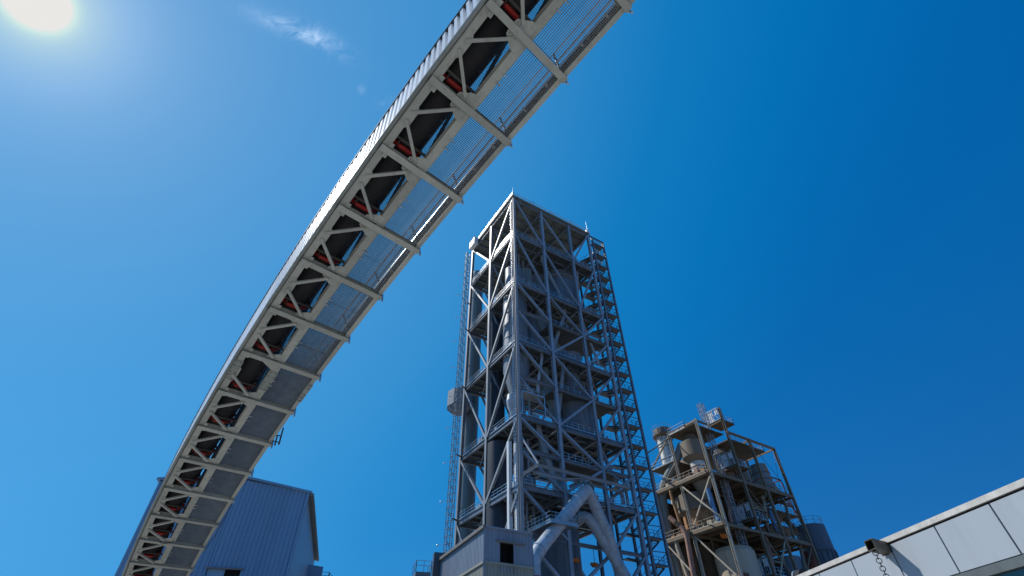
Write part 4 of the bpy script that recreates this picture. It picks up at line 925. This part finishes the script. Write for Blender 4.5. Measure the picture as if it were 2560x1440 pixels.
# ------------------------------------------------------------------ blue building behind the conveyor
bb = thing('blue_building', (-29.5, 51.5, 0), 'big blue corrugated gable building behind the lower end of the conveyor', 'building')
SCB = 1.0
Lp = V((-36.5, 49.51, 0)); Rp = V((-22.48, 53.425, 0)); Bp = V((-30.23, 80.65, 0))
bx = (Rp - Lp).normalized(); by = (Bp - Rp).normalized(); LW = (Rp - Lp).length
Ze = 19.72 + CZ; mid = Lp.lerp(Rp, .5); Zp = 20.62 + CZ
w0, w1 = .51, .712; zw1 = 11.95 + CZ; zw0 = zw1 - 1.3
ob = (-by.x, -by.y)
def ztop(t): return Ze + (Zp - Ze) * (1 - abs(t - .5) * 2)
m = MB()
def bl(t): v = Lp.lerp(Rp, t); return (v.x, v.y)
for t0_, t1_ in ((0, .5), (.5, .51), (.51, .712), (.712, 1)):
    lo_ = zw1 if (t0_, t1_) == (w0, w1) else 0
    corr(m, bl(t0_), bl(t1_), lo_, ztop(t0_) - .15, .42, .07, ob, lo_, ztop(t1_) - .15)
corr(m, bl(w0), bl(w1), 0, zw0, .42, .07, ob)
m.build('front_wall', M['blue_wall'], bb)
p0, p1 = Lp.lerp(Rp, w0), Lp.lerp(Rp, w1); pm = p0.lerp(p1, .52); q = by * .25
m = MB(); m.quad(pm + q + zz * zw0, p1 + q + zz * zw0, p1 + q + zz * zw1, pm + q + zz * zw1); wd = m.build('window_opening', M['black'], bb)
m = MB(); m.quad(p0 + by * .05 + zz * zw0, pm + by * .05 + zz * zw0, pm + by * .05 + zz * zw1, p0 + by * .05 + zz * zw1); m.build('shutter', M['blue_side'], wd)
m = MB(); m.bar(p0 - by * .12 - bx * .2 + zz * (zw1 + .06), p1 - by * .12 + bx * .2 + zz * (zw1 + .06), .18, .14); m.build('lintel', M['trim'], wd)
m = MB(); Rs = Rp; Rb = Rp + by * 27.5; m.quad(Rs, Rb, Rb + zz * (Ze - .1), Rs + zz * (Ze - .1)); m.build('side_wall', M['blue_side'], bb)
m = MB(); Lb = Lp + by * 27.5; m.quad(Lp, Lb, Lb + zz * Ze, Lp + zz * Ze); m.quad(Lb, Rb, Rb + zz * Ze, Lb + zz * Ze); m.build('rear_wall', M['blue_side'], bb)
m = MB(); m.bar(Rp + bx * .03 - by * .12 + zz * .1, Rp + bx * .03 - by * .12 + zz * (Ze - .2), .2); m.build('corner_flashing', M['blue_wall'], bb)
m = MB(); ov = .38
for sgn, pe, zs_ in ((1, Rp + bx * ov, Ze - .26), (-1, Lp - bx * .25, Ze - .08)):
    a = pe - by * .3; b_ = pe + by * 27.8; c = mid + by * 27.8; d = mid - by * .3
    m.hexa([a + zz * zs_, b_ + zz * zs_, c + zz * Zp, d + zz * Zp, a + zz * (zs_ + .22), b_ + zz * (zs_ + .22), c + zz * (Zp + .22), d + zz * (Zp + .22)])
m.build('roof', M['blue_wall'], bb)
m = MB(); m.hexa([Rp + bx * .02 + zz * (Ze - .32), Rp + bx * ov + zz * (Ze - .45), Rb + bx * ov + zz * (Ze - .45), Rb + bx * .02 + zz * (Ze - .32), Rp + bx * .02 + zz * (Ze - .24), Rp + bx * ov + zz * (Ze - .28), Rb + bx * ov + zz * (Ze - .28), Rb + bx * .02 + zz * (Ze - .24)])
m.bar(Rp + bx * (ov + .1) + zz * (Ze - .3), Rb + bx * (ov + .1) + zz * (Ze - .3), .2, .26); m.build('eaves_soffit', M['soffit'], bb)
# side platform with railing
z = 15.3 + CZ; pl = Rp + by * 20.5
m = MB(); c8 = [pl, pl + bx * 2.8, pl + bx * 2.8 + by * 4.5, pl + by * 4.5]; m.hexa([v - zz * -(z - .2) for v in c8] + [v + zz * z for v in c8]); po = m.build('side_platform', M['steel'], bb)
m = MB(); m.rail([c8[0] + zz * z, c8[1] + zz * z, c8[2] + zz * z], 1.15, 1.1, .06, rails=(1., .66, .33)); m.bar(c8[1] + zz * (z + 1.1), c8[1] + bx * 2.6 + zz * (z - 1.2), .07); m.bar(c8[1] + zz * (z + .5), c8[1] + bx * 2.6 + zz * (z - 1.8), .06); m.build('guardrail', M['steel'], po)
m = MB(); q = Rp + by * 20.2; m.hexa([q + zz * (z - .5), q + bx * 1.9 + zz * (z - .5), q + bx * 1.9 + by * .1 + zz * (z - .5), q + by * .1 + zz * (z - .5), q + zz * (z + 1.9), q + bx * 1.9 + zz * (z + 1.7), q + bx * 1.9 + by * .1 + zz * (z + 1.7), q + by * .1 + zz * (z + 1.9)]); m.build('screen_panel', M['blue_side'], bb)

# ------------------------------------------------------------------ white panel building on the right
wd_ = V((-.14516, .98941, 0)); wn = V((-.98941, -.14516, 0)); wc = 16.536
def Wp(s, o, z): return wn * (-wc + o) + wd_ * s + V((0, 0, z + CZ))     # s along, o out of the wall, z from eye level
wb = thing('white_panel_building', Wp(16, 0, GZ), 'white panelled flat roofed facade with pale coping at the lower right', 'building')
js = [13.27 - 2.19 * k for k in range(6, 0, -1)] + [13.27 + 2.185 * k for k in range(0, 7)]
S1 = 26.2
def wbox(mb, s0, s1, o0, o1, z0, z1): return mb.hexa([Wp(s0, o0, z0), Wp(s1, o0, z0), Wp(s1, o1, z0), Wp(s0, o1, z0), Wp(s0, o0, z1), Wp(s1, o0, z1), Wp(s1, o1, z1), Wp(s0, o1, z1)])
for a, b_ in zip(js, js[1:]):
    m = MB(); wbox(m, a + .03, b_ - .03, -.06, 0, 3.60, 4.975); m.build('facade_panel', M['wpanel'], wb)
m = MB(); wbox(m, js[0], js[-1], -.6, -.062, 3.4, 5.04); m.build('backing', M['joint'], wb)
m = MB()
for k in range(14):
    s0 = js[0] + (js[-1] - js[0]) * k / 14; s1 = js[0] + (js[-1] - js[0]) * (k + 1) / 14
    wbox(m, s0, s1 - .004, -.5, .055, 5.045, 5.215)
m.build('coping', M['coping'], wb)
m = MB(); wbox(m, js[0], js[-1], -14, -.505, 4.9, 5.1); m.build('roof', M['coping'], wb)
m = MB(); wbox(m, js[0], js[-1], -.25, -.02, 3.33, 3.585); m.build('window_head', M['alu'], wb)
m = MB(); wbox(m, js[0], js[-1], -.2, -.17, 1.2, 3.33); m.build('window_glass', M['glass'], wb)
for a in js: m = MB(); wbox(m, a - .05, a + .05, -.17, -.03, 1.2, 3.33); m.build('window_mullion', M['alu'], wb)
m = MB(); wbox(m, js[0], js[-1], -.3, 0, GZ, 1.2); m.build('plinth_wall', M['wpanel'], wb)
m = MB(); wbox(m, js[-1] - .3, js[-1], -14, -.6, GZ, 4.9); m.build('end_wall', M['wpanel'], wb)
# rain spout with hanging chain
ax = (wn * .94 - wd_ * .34 + zz * .03).normalized(); upv = (zz - ax * ax.z).normalized()
so = Wp(17.86, -.05, 4.9)
sp = thing('rain_spout', so, 'brown weathered box spout jutting from the white facade', 'spout')
hw, hh = .21, .17; m = MB()
r0 = so; r1 = so + ax * 1.0
def sq(c, w_, h_): return [c - wd_ * w_ - upv * h_, c + wd_ * w_ - upv * h_, c + wd_ * w_ + upv * h_, c - wd_ * w_ + upv * h_]
o0, o1, i1, i0 = sq(r0, hw, hh), sq(r1, hw, hh), sq(r1, hw - .025, hh - .025), sq(r1 - ax * .5, hw - .025, hh - .025)
m.add(o0 + o1 + i1 + i0, [(0, 1, 5, 4), (1, 2, 6, 5), (2, 3, 7, 6), (3, 0, 4, 7), (4, 5, 9, 8), (5, 6, 10, 9), (6, 7, 11, 10), (7, 4, 8, 11), (8, 9, 13, 12), (9, 10, 14, 13), (10, 11, 15, 14), (11, 8, 12, 15), (12, 13, 14, 15)])
m.build('box_channel', M['spout'], sp)
MB().bar(so - ax * .0 + ax * .03, so + ax * .06, hw * 2 + .08, hh * 2 + .06, upv).build('wall_collar', M['spout'], sp)
hp = r1 - ax * .12 - upv * (hh + .0)
cn = thing('hanging_chain', hp, 'dark round link chain hanging below the brown spout', 'chain')
def torus(c, n_, R_, r_, st_=(1, 1)):
    n_ = n_.normalized(); upz = zz; s_ = n_.cross(upz).normalized(); m = MB(); k = 20
    pts = [c + s_ * (R_ * st_[0] * math.cos(2 * math.pi * q / k)) + upz * (R_ * st_[1] * math.sin(2 * math.pi * q / k)) for q in range(k + 1)]
    return m.pipe(pts, r_, 8, False)
c = hp + zz * .0; zc = -.09
for k in range(12):
    if k % 2 == 0: torus(c + zz * zc, V((.62, .78, 0)), .085, .014).build('chain_link', M['chain'], cn); zc -= .125
    else: torus(c + zz * zc, V((.78, -.62, 0)), .06, .014, (.55, 1.3)).build('chain_link', M['chain'], cn); zc -= .125
MB().bar(hp + zz * .03, hp - zz * .05, .03).build('chain_eye', M['chain'], cn)
# white pipe with black clamps along the far parapet
wp = thing('rooftop_pipe', Wp(22.5, .1, 4.8), 'white round pipe with black clamp bands at the far end of the white parapet', 'pipe')
MB().pipe([Wp(23.7, -.15, 5.03), Wp(25.0, .3, 4.98), Wp(27.5, 1.5, 4.9)], .17, 20).build('pipe_run', M['wpanel'], wp)
MB().pipe([Wp(25.3, .44, 4.97), Wp(25.45, .51, 4.965)], .2, 24).build('clamp_band', M['joint'], wp)
vc = thing('vent_cap', Wp(23.6, -.2, 5.2), 'small dark round vent with white flange on top of the white parapet', 'vent')
MB().pipe([Wp(23.3, -.2, 5.22), Wp(23.75, -.2, 5.22)], .24, 24).build('cap', M['joint'], vc)
MB().pipe([Wp(23.75, -.2, 5.22), Wp(23.82, -.2, 5.22)], .28, 24).build('flange', M['wpanel'], vc)
